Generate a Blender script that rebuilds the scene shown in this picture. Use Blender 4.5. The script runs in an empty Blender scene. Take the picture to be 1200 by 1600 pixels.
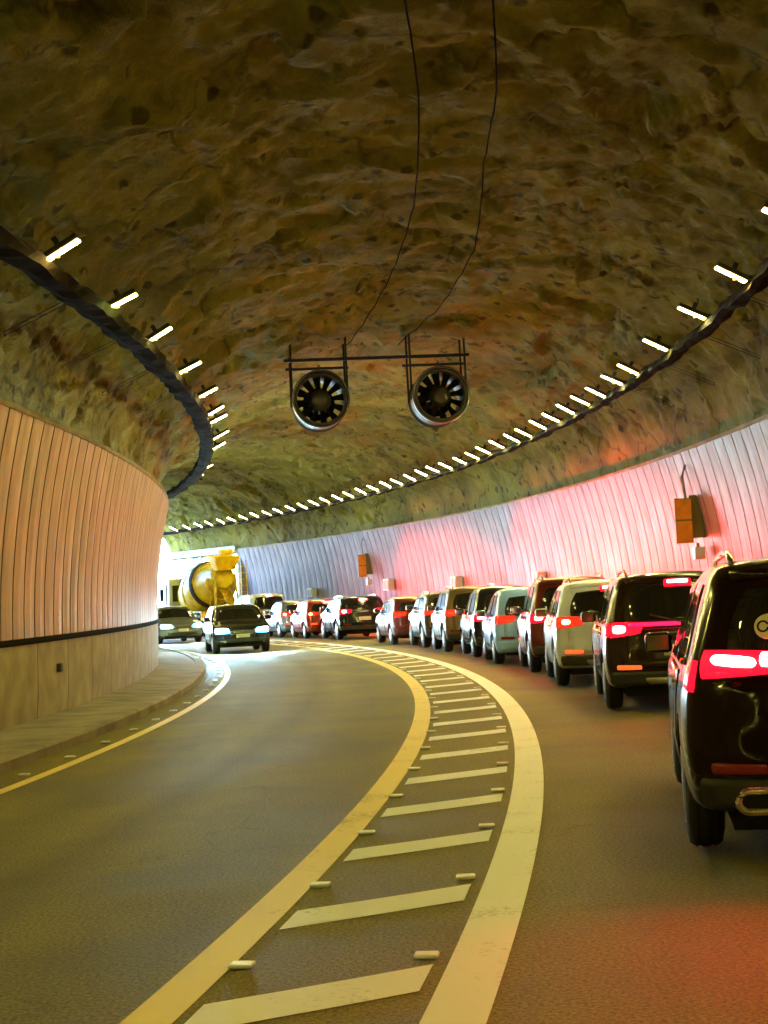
import bpy, bmesh, math, random
import numpy as np
from mathutils import Vector, Matrix
rnd = random.Random(7)
SC = bpy.context.scene
COL = SC.collection

# ------------------------------------------------------------------ camera
H_CAM = 1.6
TH, ROLL = math.radians(3.0327), 0.04879
cam_d = bpy.data.cameras.new('camera')
cam_d.sensor_fit = 'VERTICAL'; cam_d.sensor_height = 36.0; cam_d.lens = 36.0 * 2400 / 1600
cam_d.clip_start = 0.1; cam_d.clip_end = 6000
cam = bpy.data.objects.new('camera', cam_d); COL.objects.link(cam)
_R = Vector((1, 0, 0)); _U = Vector((0, -math.sin(TH), math.cos(TH))); _F = Vector((0, math.cos(TH), math.sin(TH)))
_c, _s = math.cos(ROLL), math.sin(ROLL)
_r = _R * _c - _U * _s; _u = _R * _s + _U * _c
m = Matrix((_r, _u, -_F)).transposed().to_4x4(); m.translation = (0, 0, H_CAM)
cam.matrix_world = m
SC.camera = cam

# ------------------------------------------------------------------ sky, sun, exposure
SUN_EL, SUN_AZ = math.radians(46), math.radians(205)        # azimuth clockwise from +Y
w = bpy.data.worlds.new('World'); SC.world = w; w.use_nodes = True
nt = w.node_tree; bg = nt.nodes['Background']
sky = nt.nodes.new('ShaderNodeTexSky'); sky.sky_type = 'NISHITA'; sky.sun_disc = False
sky.sun_elevation = SUN_EL; sky.sun_rotation = SUN_AZ
sky.air_density = 1.0; sky.dust_density = 0.0; sky.ozone_density = 10.0
nt.links.new(sky.outputs[0], bg.inputs[0]); bg.inputs[1].default_value = 0.15
sl = bpy.data.lights.new('sun', 'SUN'); sl.energy = 2.0; sl.angle = math.radians(0.5); sl.color = (1, .95, .86)
so = bpy.data.objects.new('sun', sl); COL.objects.link(so)
_sd = Vector((math.sin(SUN_AZ) * math.cos(SUN_EL), math.cos(SUN_AZ) * math.cos(SUN_EL), math.sin(SUN_EL)))
so.rotation_euler = _sd.to_track_quat('Z', 'Y').to_euler(); so.location = (200, 200, 200)
SC.view_settings.view_transform = 'Standard'; SC.view_settings.look = 'None'
SC.view_settings.exposure = 5.4; SC.view_settings.gamma = 1.0
SC.render.engine = 'CYCLES'
SC.cycles.use_denoising = True
SC.cycles.max_bounces = 7; SC.cycles.diffuse_bounces = 4; SC.cycles.glossy_bounces = 4
SC.cycles.sample_clamp_indirect = 4.0
SC.cycles.caustics_reflective = False; SC.cycles.caustics_refractive = False
LAMP_W = 11.5        # radiance of a tunnel lamp lens
SPOT_RED = 1.7

# ------------------------------------------------------------------ the curve: everything in the tunnel lies along one bend
CX, CY, RW, A0 = -107.521, 23.480, 109.1296, math.radians(-12.3187)
def ang(s): return A0 + s / RW
def P(o, s, z=0.0):
    a = ang(s); return Vector((CX + (RW + o) * math.cos(a), CY + (RW + o) * math.sin(a), z))

# ------------------------------------------------------------------ materials
MATS = {}
def lin(c): return tuple(c)
def mat(name, col, rough=.5, metal=0., coat=0., noise=0., nscale=8., bump=0., bscale=60., emit=None, estr=0., coords='Object', spec=None, rvar=0.):
    if name in MATS: return MATS[name]
    M = bpy.data.materials.new(name); M.use_nodes = True; MATS[name] = M
    t = M.node_tree; b = t.nodes['Principled BSDF']
    b.inputs['Base Color'].default_value = (*col, 1); b.inputs['Roughness'].default_value = rough
    b.inputs['Metallic'].default_value = metal; b.inputs['Coat Weight'].default_value = coat
    b.inputs['Coat Roughness'].default_value = .06
    if spec is not None: b.inputs['Specular IOR Level'].default_value = spec
    if emit:
        b.inputs['Emission Color'].default_value = (*emit, 1); b.inputs['Emission Strength'].default_value = estr
    if noise or bump or rvar:
        tc = t.nodes.new('ShaderNodeTexCoord')
    if noise or rvar:
        n = t.nodes.new('ShaderNodeTexNoise'); n.inputs['Scale'].default_value = nscale; n.inputs['Detail'].default_value = 6
        t.links.new(tc.outputs[coords], n.inputs['Vector'])
        if noise:
            r = t.nodes.new('ShaderNodeMapRange'); r.inputs['From Min'].default_value = .3; r.inputs['From Max'].default_value = .7
            r.inputs['To Min'].default_value = 1 - noise; r.inputs['To Max'].default_value = 1 + noise
            t.links.new(n.outputs['Fac'], r.inputs['Value'])
            mx = t.nodes.new('ShaderNodeMix'); mx.data_type = 'RGBA'; mx.blend_type = 'MULTIPLY'; mx.inputs[0].default_value = 1
            mx.inputs[6].default_value = (*col, 1); t.links.new(r.outputs[0], mx.inputs[7]); t.links.new(mx.outputs[2], b.inputs['Base Color'])
        if rvar:
            r2 = t.nodes.new('ShaderNodeMapRange'); r2.inputs['From Min'].default_value = .3; r2.inputs['From Max'].default_value = .7
            r2.inputs['To Min'].default_value = max(0, rough - rvar); r2.inputs['To Max'].default_value = min(1, rough + rvar)
            t.links.new(n.outputs['Fac'], r2.inputs['Value']); t.links.new(r2.outputs[0], b.inputs['Roughness'])
    if bump:
        n2 = t.nodes.new('ShaderNodeTexNoise'); n2.inputs['Scale'].default_value = bscale; n2.inputs['Detail'].default_value = 4
        t.links.new(tc.outputs[coords], n2.inputs['Vector'])
        bp = t.nodes.new('ShaderNodeBump'); bp.inputs['Strength'].default_value = bump; bp.inputs['Distance'].default_value = .02
        t.links.new(n2.outputs['Fac'], bp.inputs['Height']); t.links.new(bp.outputs[0], b.inputs['Normal'])
    return M

def rock_material():
    M = bpy.data.materials.new('sprayed_rock'); M.use_nodes = True; t = M.node_tree; b = t.nodes['Principled BSDF']
    tc = t.nodes.new('ShaderNodeTexCoord'); L = t.links.new
    n = t.nodes.new('ShaderNodeTexNoise'); n.inputs['Scale'].default_value = .55; n.inputs['Detail'].default_value = 8; n.inputs['Roughness'].default_value = .62; n.inputs['Distortion'].default_value = .6
    L(tc.outputs['Object'], n.inputs['Vector'])
    cr = t.nodes.new('ShaderNodeValToRGB'); e = cr.color_ramp.elements
    e[0].position = .25; e[0].color = (.110, .101, .014, 1); e[1].position = .75; e[1].color = (.36, .318, .046, 1)
    e2 = cr.color_ramp.elements.new(.5); e2.color = (.235, .208, .029, 1)
    L(n.outputs['Fac'], cr.inputs[0])
    # round dark blobs scattered over the base colour
    v = t.nodes.new('ShaderNodeTexVoronoi'); v.inputs['Scale'].default_value = 1.9; v.inputs['Randomness'].default_value = 1
    nz = t.nodes.new('ShaderNodeTexNoise'); nz.inputs['Scale'].default_value = 3.0
    mv = t.nodes.new('ShaderNodeVectorMath'); mv.operation = 'MULTIPLY_ADD'; mv.inputs[1].default_value = (.25, .25, .25)
    L(tc.outputs['Object'], nz.inputs['Vector']); L(nz.outputs['Color'], mv.inputs[0]); L(tc.outputs['Object'], mv.inputs[2])
    L(mv.outputs[0], v.inputs['Vector'])
    mr = t.nodes.new('ShaderNodeMapRange'); mr.inputs['From Min'].default_value = .16; mr.inputs['From Max'].default_value = .23
    mr.inputs['To Min'].default_value = .38; mr.inputs['To Max'].default_value = 1
    L(v.outputs['Distance'], mr.inputs['Value'])
    mx = t.nodes.new('ShaderNodeMix'); mx.data_type = 'RGBA'; mx.blend_type = 'MULTIPLY'; mx.inputs[0].default_value = 1
    L(cr.outputs[0], mx.inputs[6]); L(mr.outputs[0], mx.inputs[7])
    # thin cracks
    v2 = t.nodes.new('ShaderNodeTexVoronoi'); v2.feature = 'DISTANCE_TO_EDGE'; v2.inputs['Scale'].default_value = .42
    mv2 = t.nodes.new('ShaderNodeVectorMath'); mv2.operation = 'MULTIPLY_ADD'; mv2.inputs[1].default_value = (1.6, 1.6, 1.6)
    nz2 = t.nodes.new('ShaderNodeTexNoise'); nz2.inputs['Scale'].default_value = .8; nz2.inputs['Detail'].default_value = 5
    L(tc.outputs['Object'], nz2.inputs['Vector']); L(nz2.outputs['Color'], mv2.inputs[0]); L(tc.outputs['Object'], mv2.inputs[2]); L(mv2.outputs[0], v2.inputs['Vector'])
    mr2 = t.nodes.new('ShaderNodeMapRange'); mr2.inputs['From Min'].default_value = 0; mr2.inputs['From Max'].default_value = .03
    mr2.inputs['To Min'].default_value = .55; mr2.inputs['To Max'].default_value = 1
    L(v2.outputs['Distance'], mr2.inputs['Value'])
    mx2 = t.nodes.new('ShaderNodeMix'); mx2.data_type = 'RGBA'; mx2.blend_type = 'MULTIPLY'; mx2.inputs[0].default_value = 1
    L(mx.outputs[2], mx2.inputs[6]); L(mr2.outputs[0], mx2.inputs[7]); L(mx2.outputs[2], b.inputs['Base Color'])
    b.inputs['Roughness'].default_value = .8; b.inputs['Specular IOR Level'].default_value = .2
    n3 = t.nodes.new('ShaderNodeTexNoise'); n3.inputs['Scale'].default_value = 7; n3.inputs['Detail'].default_value = 9; n3.inputs['Roughness'].default_value = .65; n3.inputs['Distortion'].default_value = 1.2
    L(tc.outputs['Object'], n3.inputs['Vector'])
    ad = t.nodes.new('ShaderNodeMath'); ad.operation = 'ADD'; L(n3.outputs['Fac'], ad.inputs[0])
    mu = t.nodes.new('ShaderNodeMath'); mu.operation = 'MULTIPLY'; mu.inputs[1].default_value = .35; L(mr2.outputs[0], mu.inputs[0]); L(mu.outputs[0], ad.inputs[1])
    bp = t.nodes.new('ShaderNodeBump'); bp.inputs['Strength'].default_value = .8; bp.inputs['Distance'].default_value = .08
    L(ad.outputs[0], bp.inputs['Height']); L(bp.outputs[0], b.inputs['Normal'])
    return M

def asphalt_material():
    M = bpy.data.materials.new('asphalt'); M.use_nodes = True; t = M.node_tree; b = t.nodes['Principled BSDF']; L = t.links.new
    tc = t.nodes.new('ShaderNodeTexCoord')
    n1 = t.nodes.new('ShaderNodeTexNoise'); n1.inputs['Scale'].default_value = 48; n1.inputs['Detail'].default_value = 5; n1.inputs['Roughness'].default_value = .75
    n2 = t.nodes.new('ShaderNodeTexNoise'); n2.inputs['Scale'].default_value = .5; n2.inputs['Detail'].default_value = 7; n2.inputs['Distortion'].default_value = .5
    v = t.nodes.new('ShaderNodeTexVoronoi'); v.inputs['Scale'].default_value = 130
    for q in (n1, n2, v): L(tc.outputs['Object'], q.inputs['Vector'])
    r1 = t.nodes.new('ShaderNodeMapRange'); r1.inputs['From Min'].default_value = .3; r1.inputs['From Max'].default_value = .7; r1.inputs['To Min'].default_value = .25; r1.inputs['To Max'].default_value = 1.9
    L(n1.outputs['Fac'], r1.inputs['Value'])
    r2 = t.nodes.new('ShaderNodeMapRange'); r2.inputs['From Min'].default_value = .3; r2.inputs['From Max'].default_value = .7; r2.inputs['To Min'].default_value = .68; r2.inputs['To Max'].default_value = 1.25
    L(n2.outputs['Fac'], r2.inputs['Value'])
    # wheel-track polish: the ring radius from the bend's centre (in the object's own space)
    mul = t.nodes.new('ShaderNodeMath'); mul.operation = 'MULTIPLY'; L(r1.outputs[0], mul.inputs[0]); L(r2.outputs[0], mul.inputs[1])
    ds_ = t.nodes.new('ShaderNodeVectorMath'); ds_.operation = 'DISTANCE'; ds_.inputs[1].default_value = (CX, CY, 0); L(tc.outputs['Object'], ds_.inputs[0])
    tk = t.nodes.new('ShaderNodeMapRange'); tk.inputs['From Min'].default_value = RW - 5.4; tk.inputs['From Max'].default_value = RW + 5.0; tk.inputs['To Min'].default_value = 0; tk.inputs['To Max'].default_value = 1
    L(ds_.outputs['Value'], tk.inputs['Value'])
    rp = t.nodes.new('ShaderNodeValToRGB'); L(tk.outputs[0], rp.inputs[0]); el = rp.color_ramp.elements
    stops = [(0, .72), (.06, .80), (.12, 1.0), (.16, .82), (.21, 1.02), (.24, .78), (.28, 1.04), (.33, .86), (.38, .86), (.41, 1.0), (.5, .95), (.56, 1.0), (.60, .84), (.65, 1.02), (.70, .76), (.75, 1.02), (.82, .84), (.87, .88), (.92, 1.0), (1, .75)]
    el[0].position = 0; el[0].color = (.72,) * 3 + (1,); el[1].position = 1; el[1].color = (.75,) * 3 + (1,)
    for q_, v_ in stops[1:-1]: el.new(q_).color = (v_,) * 3 + (1,)
    mul0 = mul; mul = t.nodes.new('ShaderNodeMath'); mul.operation = 'MULTIPLY'; L(mul0.outputs[0], mul.inputs[0]); L(rp.outputs[0], mul.inputs[1])
    # tar-filled cracks
    cv = t.nodes.new('ShaderNodeTexVoronoi'); cv.feature = 'DISTANCE_TO_EDGE'; cv.inputs['Scale'].default_value = .16
    cn = t.nodes.new('ShaderNodeTexNoise'); cn.inputs['Scale'].default_value = 1.3; cn.inputs['Detail'].default_value = 6; L(tc.outputs['Object'], cn.inputs['Vector'])
    cm = t.nodes.new('ShaderNodeVectorMath'); cm.operation = 'MULTIPLY_ADD'; cm.inputs[1].default_value = (1.5, 1.5, 0); L(cn.outputs['Color'], cm.inputs[0]); L(tc.outputs['Object'], cm.inputs[2]); L(cm.outputs[0], cv.inputs['Vector'])
    ck = t.nodes.new('ShaderNodeMapRange'); ck.inputs['From Min'].default_value = .001; ck.inputs['From Max'].default_value = .004; ck.inputs['To Min'].default_value = .82; ck.inputs['To Max'].default_value = 1; L(cv.outputs['Distance'], ck.inputs['Value'])
    mul2 = t.nodes.new('ShaderNodeMath'); mul2.operation = 'MULTIPLY'; L(mul.outputs[0], mul2.inputs[0]); L(ck.outputs[0], mul2.inputs[1]); mul = mul2
    mx = t.nodes.new('ShaderNodeMix'); mx.data_type = 'RGBA'; mx.blend_type = 'MULTIPLY'; mx.inputs[0].default_value = 1
    mx.inputs[6].default_value = (.225, .192, .050, 1); L(mul.outputs[0], mx.inputs[7]); L(mx.outputs[2], b.inputs['Base Color'])
    r3 = t.nodes.new('ShaderNodeMapRange'); r3.inputs['From Min'].default_value = .3; r3.inputs['From Max'].default_value = .7; r3.inputs['To Min'].default_value = .58; r3.inputs['To Max'].default_value = .75
    L(n2.outputs['Fac'], r3.inputs['Value']); L(r3.outputs[0], b.inputs['Roughness']); b.inputs['Specular IOR Level'].default_value = .32
    bp = t.nodes.new('ShaderNodeBump'); bp.inputs['Strength'].default_value = 1.; bp.inputs['Distance'].default_value = .012
    L(v.outputs['Distance'], bp.inputs['Height']); L(bp.outputs[0], b.inputs['Normal'])
    return M

def paint_mark(name, col):
    M = bpy.data.materials.new(name); M.use_nodes = True; t = M.node_tree; b = t.nodes['Principled BSDF']; L = t.links.new
    tc = t.nodes.new('ShaderNodeTexCoord'); n = t.nodes.new('ShaderNodeTexNoise'); n.inputs['Scale'].default_value = 26; n.inputs['Detail'].default_value = 8; n.inputs['Roughness'].default_value = .7
    L(tc.outputs['Object'], n.inputs['Vector'])
    n2 = t.nodes.new('ShaderNodeTexNoise'); n2.inputs['Scale'].default_value = 1.6; n2.inputs['Detail'].default_value = 4; L(tc.outputs['Object'], n2.inputs['Vector'])
    ad = t.nodes.new('ShaderNodeMath'); ad.operation = 'ADD'; L(n.outputs['Fac'], ad.inputs[0]); L(n2.outputs['Fac'], ad.inputs[1])
    cr = t.nodes.new('ShaderNodeValToRGB'); e = cr.color_ramp.elements
    e[0].position = .34; e[0].color = tuple(c * .45 for c in col) + (1,); e[1].position = .45; e[1].color = col + (1,)
    hf = t.nodes.new('ShaderNodeMath'); hf.operation = 'MULTIPLY'; hf.inputs[1].default_value = .5; L(ad.outputs[0], hf.inputs[0])
    L(hf.outputs[0], cr.inputs[0]); L(cr.outputs[0], b.inputs['Base Color']); b.inputs['Roughness'].default_value = .55
    return M

M_rock = rock_material(); M_asph = asphalt_material()
M_white = paint_mark('road_paint_white', (.80, .82, .92)); M_yel = paint_mark('road_paint_yellow', (.80, .62, .20))
M_hatch = paint_mark('road_paint_hatch', (.76, .78, .88))
M_conc = mat('barrier_concrete', (.34, .29, .19), .8, noise=.25, nscale=2.5, bump=.3, bscale=30)
M_walk = mat('walkway_concrete', (.22, .19, .14), .85, noise=.35, nscale=1.8, bump=.4, bscale=25)
def cladding(name, col, rough):
    M = mat(name, col, rough, noise=.08, nscale=.8); t = M.node_tree; b = t.nodes['Principled BSDF']; L = t.links.new
    src = b.inputs['Base Color'].links[0].from_socket
    tc = t.nodes.new('ShaderNodeTexCoord'); mp = t.nodes.new('ShaderNodeMapping'); mp.inputs['Scale'].default_value = (4.5, 4.5, .35); L(tc.outputs['Object'], mp.inputs['Vector'])
    n = t.nodes.new('ShaderNodeTexNoise'); n.inputs['Scale'].default_value = 1.; n.inputs['Detail'].default_value = 7; n.inputs['Roughness'].default_value = .65; L(mp.outputs[0], n.inputs['Vector'])
    r = t.nodes.new('ShaderNodeMapRange'); r.inputs['From Min'].default_value = .35; r.inputs['From Max'].default_value = .62; r.inputs['To Min'].default_value = .72; r.inputs['To Max'].default_value = 1.05; L(n.outputs['Fac'], r.inputs['Value'])
    mx = t.nodes.new('ShaderNodeMix'); mx.data_type = 'RGBA'; mx.blend_type = 'MULTIPLY'; mx.inputs[0].default_value = 1; L(src, mx.inputs[6]); L(r.outputs[0], mx.inputs[7]); L(mx.outputs[2], b.inputs['Base Color'])
    r2 = t.nodes.new('ShaderNodeMapRange'); r2.inputs['From Min'].default_value = .3; r2.inputs['From Max'].default_value = .7; r2.inputs['To Min'].default_value = rough + .15; r2.inputs['To Max'].default_value = rough - .08; L(n.outputs['Fac'], r2.inputs['Value']); L(r2.outputs[0], b.inputs['Roughness'])
    b.inputs['Specular IOR Level'].default_value = .35
    return M
M_panL = cladding('cladding_beige', (.52, .41, .37), .45)
M_panR = cladding('cladding_pale', (.225, .205, .315), .46)
M_seam = mat('cladding_seam', (.10, .075, .05), .7)
M_seamR = mat('cladding_seam_grey', (.20, .17, .15), .6)
M_strip = mat('rubber_strip', (.005, .005, .005), .9, spec=.05)
M_dark = mat('dark_steel', (.020, .018, .015), .55, noise=.3, nscale=6)
M_tray = mat('cable_tray_steel', (.012, .010, .007), .95, noise=.3, nscale=4, spec=.08)
M_fan = mat('fan_housing', (.035, .03, .027), .5, noise=.25, nscale=5)
M_blade = mat('fan_blade', (.010, .009, .008), .8, spec=.1)
M_fanrim = mat('fan_rim_metal', (.16, .16, .17), .34, 1.)
M_cable = mat('cable_black', (.006, .005, .004), .9, spec=.05)
M_ground = mat('outside_ground', (.09, .11, .13), .9, noise=.3, nscale=.2)

# ------------------------------------------------------------------ mesh helpers
def mesh_obj(name, V, F, m, parent=None, smooth=False, fm=None):
    me = bpy.data.meshes.new(name); me.from_pydata([tuple(v) for v in V], [], [tuple(int(i) for i in f) for f in F]); me.update()
    ms = m if isinstance(m, (list, tuple)) else [m]
    for k in ms: me.materials.append(k)
    if fm is not None: me.polygons.foreach_set('material_index', np.asarray(fm, dtype=np.int32))
    if smooth: me.polygons.foreach_set('use_smooth', np.ones(len(me.polygons), dtype=bool))
    o = bpy.data.objects.new(name, me); COL.objects.link(o)
    if parent: o.parent = parent
    return o
def bm_obj(name, bm, m, parent=None, smooth=False):
    me = bpy.data.meshes.new(name); bmesh.ops.recalc_face_normals(bm, faces=bm.faces); bm.to_mesh(me); bm.free()
    for k in (m if isinstance(m, (list, tuple)) else [m]): me.materials.append(k)
    if smooth: me.polygons.foreach_set('use_smooth', np.ones(len(me.polygons), dtype=bool))
    o = bpy.data.objects.new(name, me); COL.objects.link(o)
    if parent: o.parent = parent
    return o
def thing(name, label, cat, loc=(0, 0, 0), rz=0., group=None):
    o = bpy.data.objects.new(name, None); COL.objects.link(o); o.location = loc; o.rotation_euler = (0, 0, rz)
    o.empty_display_size = .2
    return tag(o, label, cat, group)
def tag(o, label, cat, group=None):
    o['label'] = label; o['category'] = cat
    if group: o['group'] = group
    return o
def struct(o): o['kind'] = 'structure'; return o
def bx(bm, x0, x1, y0, y1, z0, z1, mtx=None, bev=0.):
    r = bmesh.ops.create_cube(bm, size=1.)
    vs = r['verts']
    bmesh.ops.scale(bm, vec=(x1 - x0, y1 - y0, z1 - z0), verts=vs)
    bmesh.ops.translate(bm, vec=((x0 + x1) / 2, (y0 + y1) / 2, (z0 + z1) / 2), verts=vs)
    if bev:
        es = list({e for v in vs for e in v.link_edges})
        rr = bmesh.ops.bevel(bm, geom=es, offset=bev, segments=2, affect='EDGES', profile=.5)
        vs = list({v for f in rr['faces'] for v in f.verts} | {v for v in vs if v.is_valid})
    if mtx is not None: bmesh.ops.transform(bm, matrix=mtx, verts=vs)
    return vs
def box_obj(name, b, m, parent=None, bev=0., mtx=None):
    bm = bmesh.new(); bx(bm, *b, mtx=mtx, bev=bev); return bm_obj(name, bm, m, parent)
def tube(bm, pts, r, n=8, rs=None, closed=False):
    pts = [Vector(p) for p in pts]; rings = []
    N = len(pts)
    for i, p in enumerate(pts):
        if closed: t = pts[(i + 1) % N] - pts[i - 1]
        else: t = pts[min(i + 1, N - 1)] - pts[max(i - 1, 0)]
        t.normalize(); a = Vector((0, 0, 1)) if abs(t.z) < .9 else Vector((1, 0, 0))
        u = t.cross(a).normalized(); v = t.cross(u)
        rr = rs[i] if rs else r
        rings.append([bm.verts.new(p + u * rr * math.cos(k * 2 * math.pi / n) + v * rr * math.sin(k * 2 * math.pi / n)) for k in range(n)])
    for i in range(N if closed else N - 1):
        A, B = rings[i], rings[(i + 1) % N]
        for k in range(n): bm.faces.new((A[k], A[(k + 1) % n], B[(k + 1) % n], B[k]))
    if not closed:
        bm.faces.new(rings[0]); bm.faces.new(rings[-1][::-1])
def lathe(bm, prof, n=32, axis='x', cap=True, mtx=None):
    rings = []
    for (h, r) in prof:
        ring = []
        for k in range(n):
            a = 2 * math.pi * k / n; c, s = r * math.cos(a), r * math.sin(a)
            p = {'x': (h, c, s), 'y': (c, h, s), 'z': (c, s, h)}[axis]
            p = Vector(p)
            if mtx is not None: p = mtx @ p
            ring.append(bm.verts.new(p))
        rings.append(ring)
    for A, B in zip(rings, rings[1:]):
        for k in range(n): bm.faces.new((A[k], A[(k + 1) % n], B[(k + 1) % n], B[k]))
    if cap:
        bm.faces.new(rings[0][::-1]); bm.faces.new(rings[-1])

# ------------------------------------------------------------------ noise in numpy (for the rock)
def _hash(ix, iy, iz, k):
    h = (ix.astype(np.int64) * 374761393 + iy.astype(np.int64) * 668265263 + iz.astype(np.int64) * 2147483647 + k * 974634777) & 0xffffffff
    h = ((h ^ (h >> 13)) * 1274126177) & 0xffffffff
    h = ((h ^ (h >> 15)) * 2246822519) & 0xffffffff
    return ((h ^ (h >> 16)) & 0xffffff) / float(0xffffff)
def vnoise(p, k=0):
    i = np.floor(p).astype(np.int64); f = p - i; u = f * f * f * (f * (f * 6 - 15) + 10); out = 0
    for dx in (0, 1):
        for dy in (0, 1):
            for dz in (0, 1):
                wt = (u[:, 0] if dx else 1 - u[:, 0]) * (u[:, 1] if dy else 1 - u[:, 1]) * (u[:, 2] if dz else 1 - u[:, 2])
                out = out + wt * _hash(i[:, 0] + dx, i[:, 1] + dy, i[:, 2] + dz, k)
    return out * 2 - 1
def fbm(p, octv, k=0):
    a, o, fq = 1., 0, 1.
    for j in range(octv): o = o + a * vnoise(p * fq, k + j); a *= .5; fq *= 2.03
    return o
def facets(p, k=0, slope=1.):
    i = np.floor(p).astype(np.int64); best = np.full(len(p), 9e9); hgt = np.zeros(len(p))
    for dx in (-1, 0, 1):
        for dy in (-1, 0, 1):
            for dz in (-1, 0, 1):
                a = i + np.array([dx, dy, dz])
                h = [_hash(a[:, 0], a[:, 1], a[:, 2], k + q) for q in range(7)]
                c = a + np.stack(h[:3], 1)
                d = p - c; dd = (d ** 2).sum(1)
                hh = ((d * (np.stack(h[3:6], 1) * 2 - 1)).sum(1)) * slope + (h[6] - .5) * .8
                sel = dd < best; best[sel] = dd[sel]; hgt[sel] = hh[sel]
    return hgt

# ------------------------------------------------------------------ strips along the bend
def strip(name, prof, s0, s1, ds, m, zoff=0., parent=None, smooth=True, closed=False):
    ns = max(2, int(round((s1 - s0) / ds)) + 1); ss = np.linspace(s0, s1, ns); V = []; F = []; n = len(prof)
    for s in ss:
        for (o, z) in prof: V.append(P(o, s, z + zoff))
    lim = n if closed else n - 1
    for i in range(ns - 1):
        for j in range(lim):
            a = i * n + j; b = i * n + (j + 1) % n; F.append((a, b, b + n, a + n))
    if closed:
        F.append(tuple(range(n))); F.append(tuple((ns - 1) * n + q for q in range(n))[::-1])
    return mesh_obj(name, V, F, m, parent, smooth)

S0, S1 = -48., 87.
S_OPEN = 78.0
# ground, road, walkway
g = bmesh.new(); bmesh.ops.create_circle(g, cap_ends=True, radius=3500, segments=64)
bmesh.ops.translate(g, vec=(0, 0, -.25), verts=g.verts); struct(bm_obj('ground', g, M_ground))
struct(strip('road', [(-5.36, 0), (-4.2, 0), (-3, 0), (-1.2, 0), (0, 0), (2, 0), (3.5, 0), (5.02, 0)], S0, 190, 1.0, M_asph))
struct(strip('walkway', [(-5.36, -.2), (-5.36, .105), (-5.33, .12), (-5.2 - .16, .12), (-5.5, .125), (-6.34, .155)], S0, S1, 1.0, M_walk, smooth=False))
struct(strip('kerb', [(-5.42, .135), (-5.24, .125), (-5.21, .10), (-5.21, -.05), (-5.42, -.05)], S0, S1, 1.0, M_walk, smooth=False, closed=True))
struct(strip('kerb', [(4.72, -.05), (4.72, .13), (4.75, .15), (5.42, .16), (5.42, -.05)], S0, S_OPEN, 1.0, M_walk, smooth=False, closed=True))
struct(strip('white_line', [(-.125, .004), (.125, .004)], S0, 120, .5, M_white, smooth=False))
struct(strip('yellow_line', [(-1.29, .004), (-1.08, .004)], S0, 120, .5, M_yel, smooth=False))
struct(strip('yellow_line', [(-4.76, .004), (-4.63, .004)], S0, 120, .5, M_yel, smooth=False))
V = []; F = []
k = 0; BAR0 = 7.55; DBAR = 1.82
for i in range(-8, 56):
    s = BAR0 + i * DBAR; n = len(V); jit = rnd.uniform(-.04, .04)
    for (o, so_) in ((-1.03, -.22), (-.75, -.02), (-.45, .2), (-.19, .40)): V.append(P(o, s + so_ + jit, .004))
    for (o, so_) in ((-.19, .84), (-.45, .64), (-.75, .42), (-1.03, .22)): V.append(P(o, s + so_ + jit, .004))
    F += [(n, n + 1, n + 6, n + 7), (n + 1, n + 2, n + 5, n + 6), (n + 2, n + 3, n + 4, n + 5)]
struct(mesh_obj('hatch_marking', V, F, M_hatch))

# a wet film on the gutter by the left kerb, with a ragged outline
M_wet = mat('water_film', (.02, .02, .018), .5, rvar=.15, nscale=4.)
V = [P(-5.0, 38, .005)]; F = []
N = 56
for i in range(N):
    a = 2 * math.pi * i / N; rr = 1 + .22 * math.sin(3 * a + 1) + .15 * math.sin(7 * a) + rnd.uniform(-.10, .10)
    V.append(P(-4.98 + .17 * math.sin(a) * rr, 37.5 + 6.5 * math.cos(a) * rr, .005))
for i in range(N): F.append((0, 1 + i, 1 + (i + 1) % N))
struct(mesh_obj('water', V, F, M_wet))

# ------------------------------------------------------------------ walls
def ribbed(name, prof, s0, s1, pitch, mats, side, parent):
    """vertical cladding sheets with a groove at every joint"""
    n = len(prof); V = []; F = []; FM = []
    cols = []
    s = s0
    while s < s1 - .01:
        for (d, e) in ((0, 0), (.012, .03), (.034, .03), (.046, 0), (pitch * .5, -.012)): cols.append((s + d, e))
        s += pitch
    cols.append((s1, 0))
    for (s, e) in cols:
        for (o, z) in prof: V.append(P(o + side * e, s, z))
    for i in range(len(cols) - 1):
        q = i % 5
        for j in range(n - 1):
            a = i * n + j; F.append((a, a + 1, a + n + 1, a + n)); FM.append(1 if q in (0, 1, 2) else 0)
    return mesh_obj(name, V, F, mats, parent, smooth=False, fm=FM)
def curve_prof(pts, n):
    zs = np.linspace(pts[0][1], pts[-1][1], n); return [(float(np.interp(z, [p[1] for p in pts], [p[0] for p in pts])), float(z)) for z in zs]
def quad_prof(o0, z0, o1, z1, n=9, pw=1.9):
    return [(o0 + (o1 - o0) * (i / (n - 1)) ** pw, z0 + (z1 - z0) * i / (n - 1)) for i in range(n)]
LPROF = quad_prof(-6.30, 1.24, -5.92, 4.08)
RPROF = quad_prof(5.33, 1.0, 4.83, 4.22)
wl = thing('tunnel_wall', 'beige ribbed tunnel wall on a concrete base along the inside of the bend', 'wall', P(-6.3, 20, 0))
def sub(o, t): o.parent = t; o.matrix_parent_inverse = Matrix.Translation(-Vector(t.location)) if not any(t.rotation_euler) else t.matrix_basis.inverted(); return o
sub(ribbed('cladding', LPROF, S0, S1, .56, [M_panL, M_seam], -1, None), wl)
V = []; F = []
sub(strip('top_trim', [(-5.90, 4.05), (-5.90, 4.115), (-5.99, 4.115), (-5.99, 4.05)], S0, S1, .8, M_conc, closed=True, smooth=False), wl)
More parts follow.
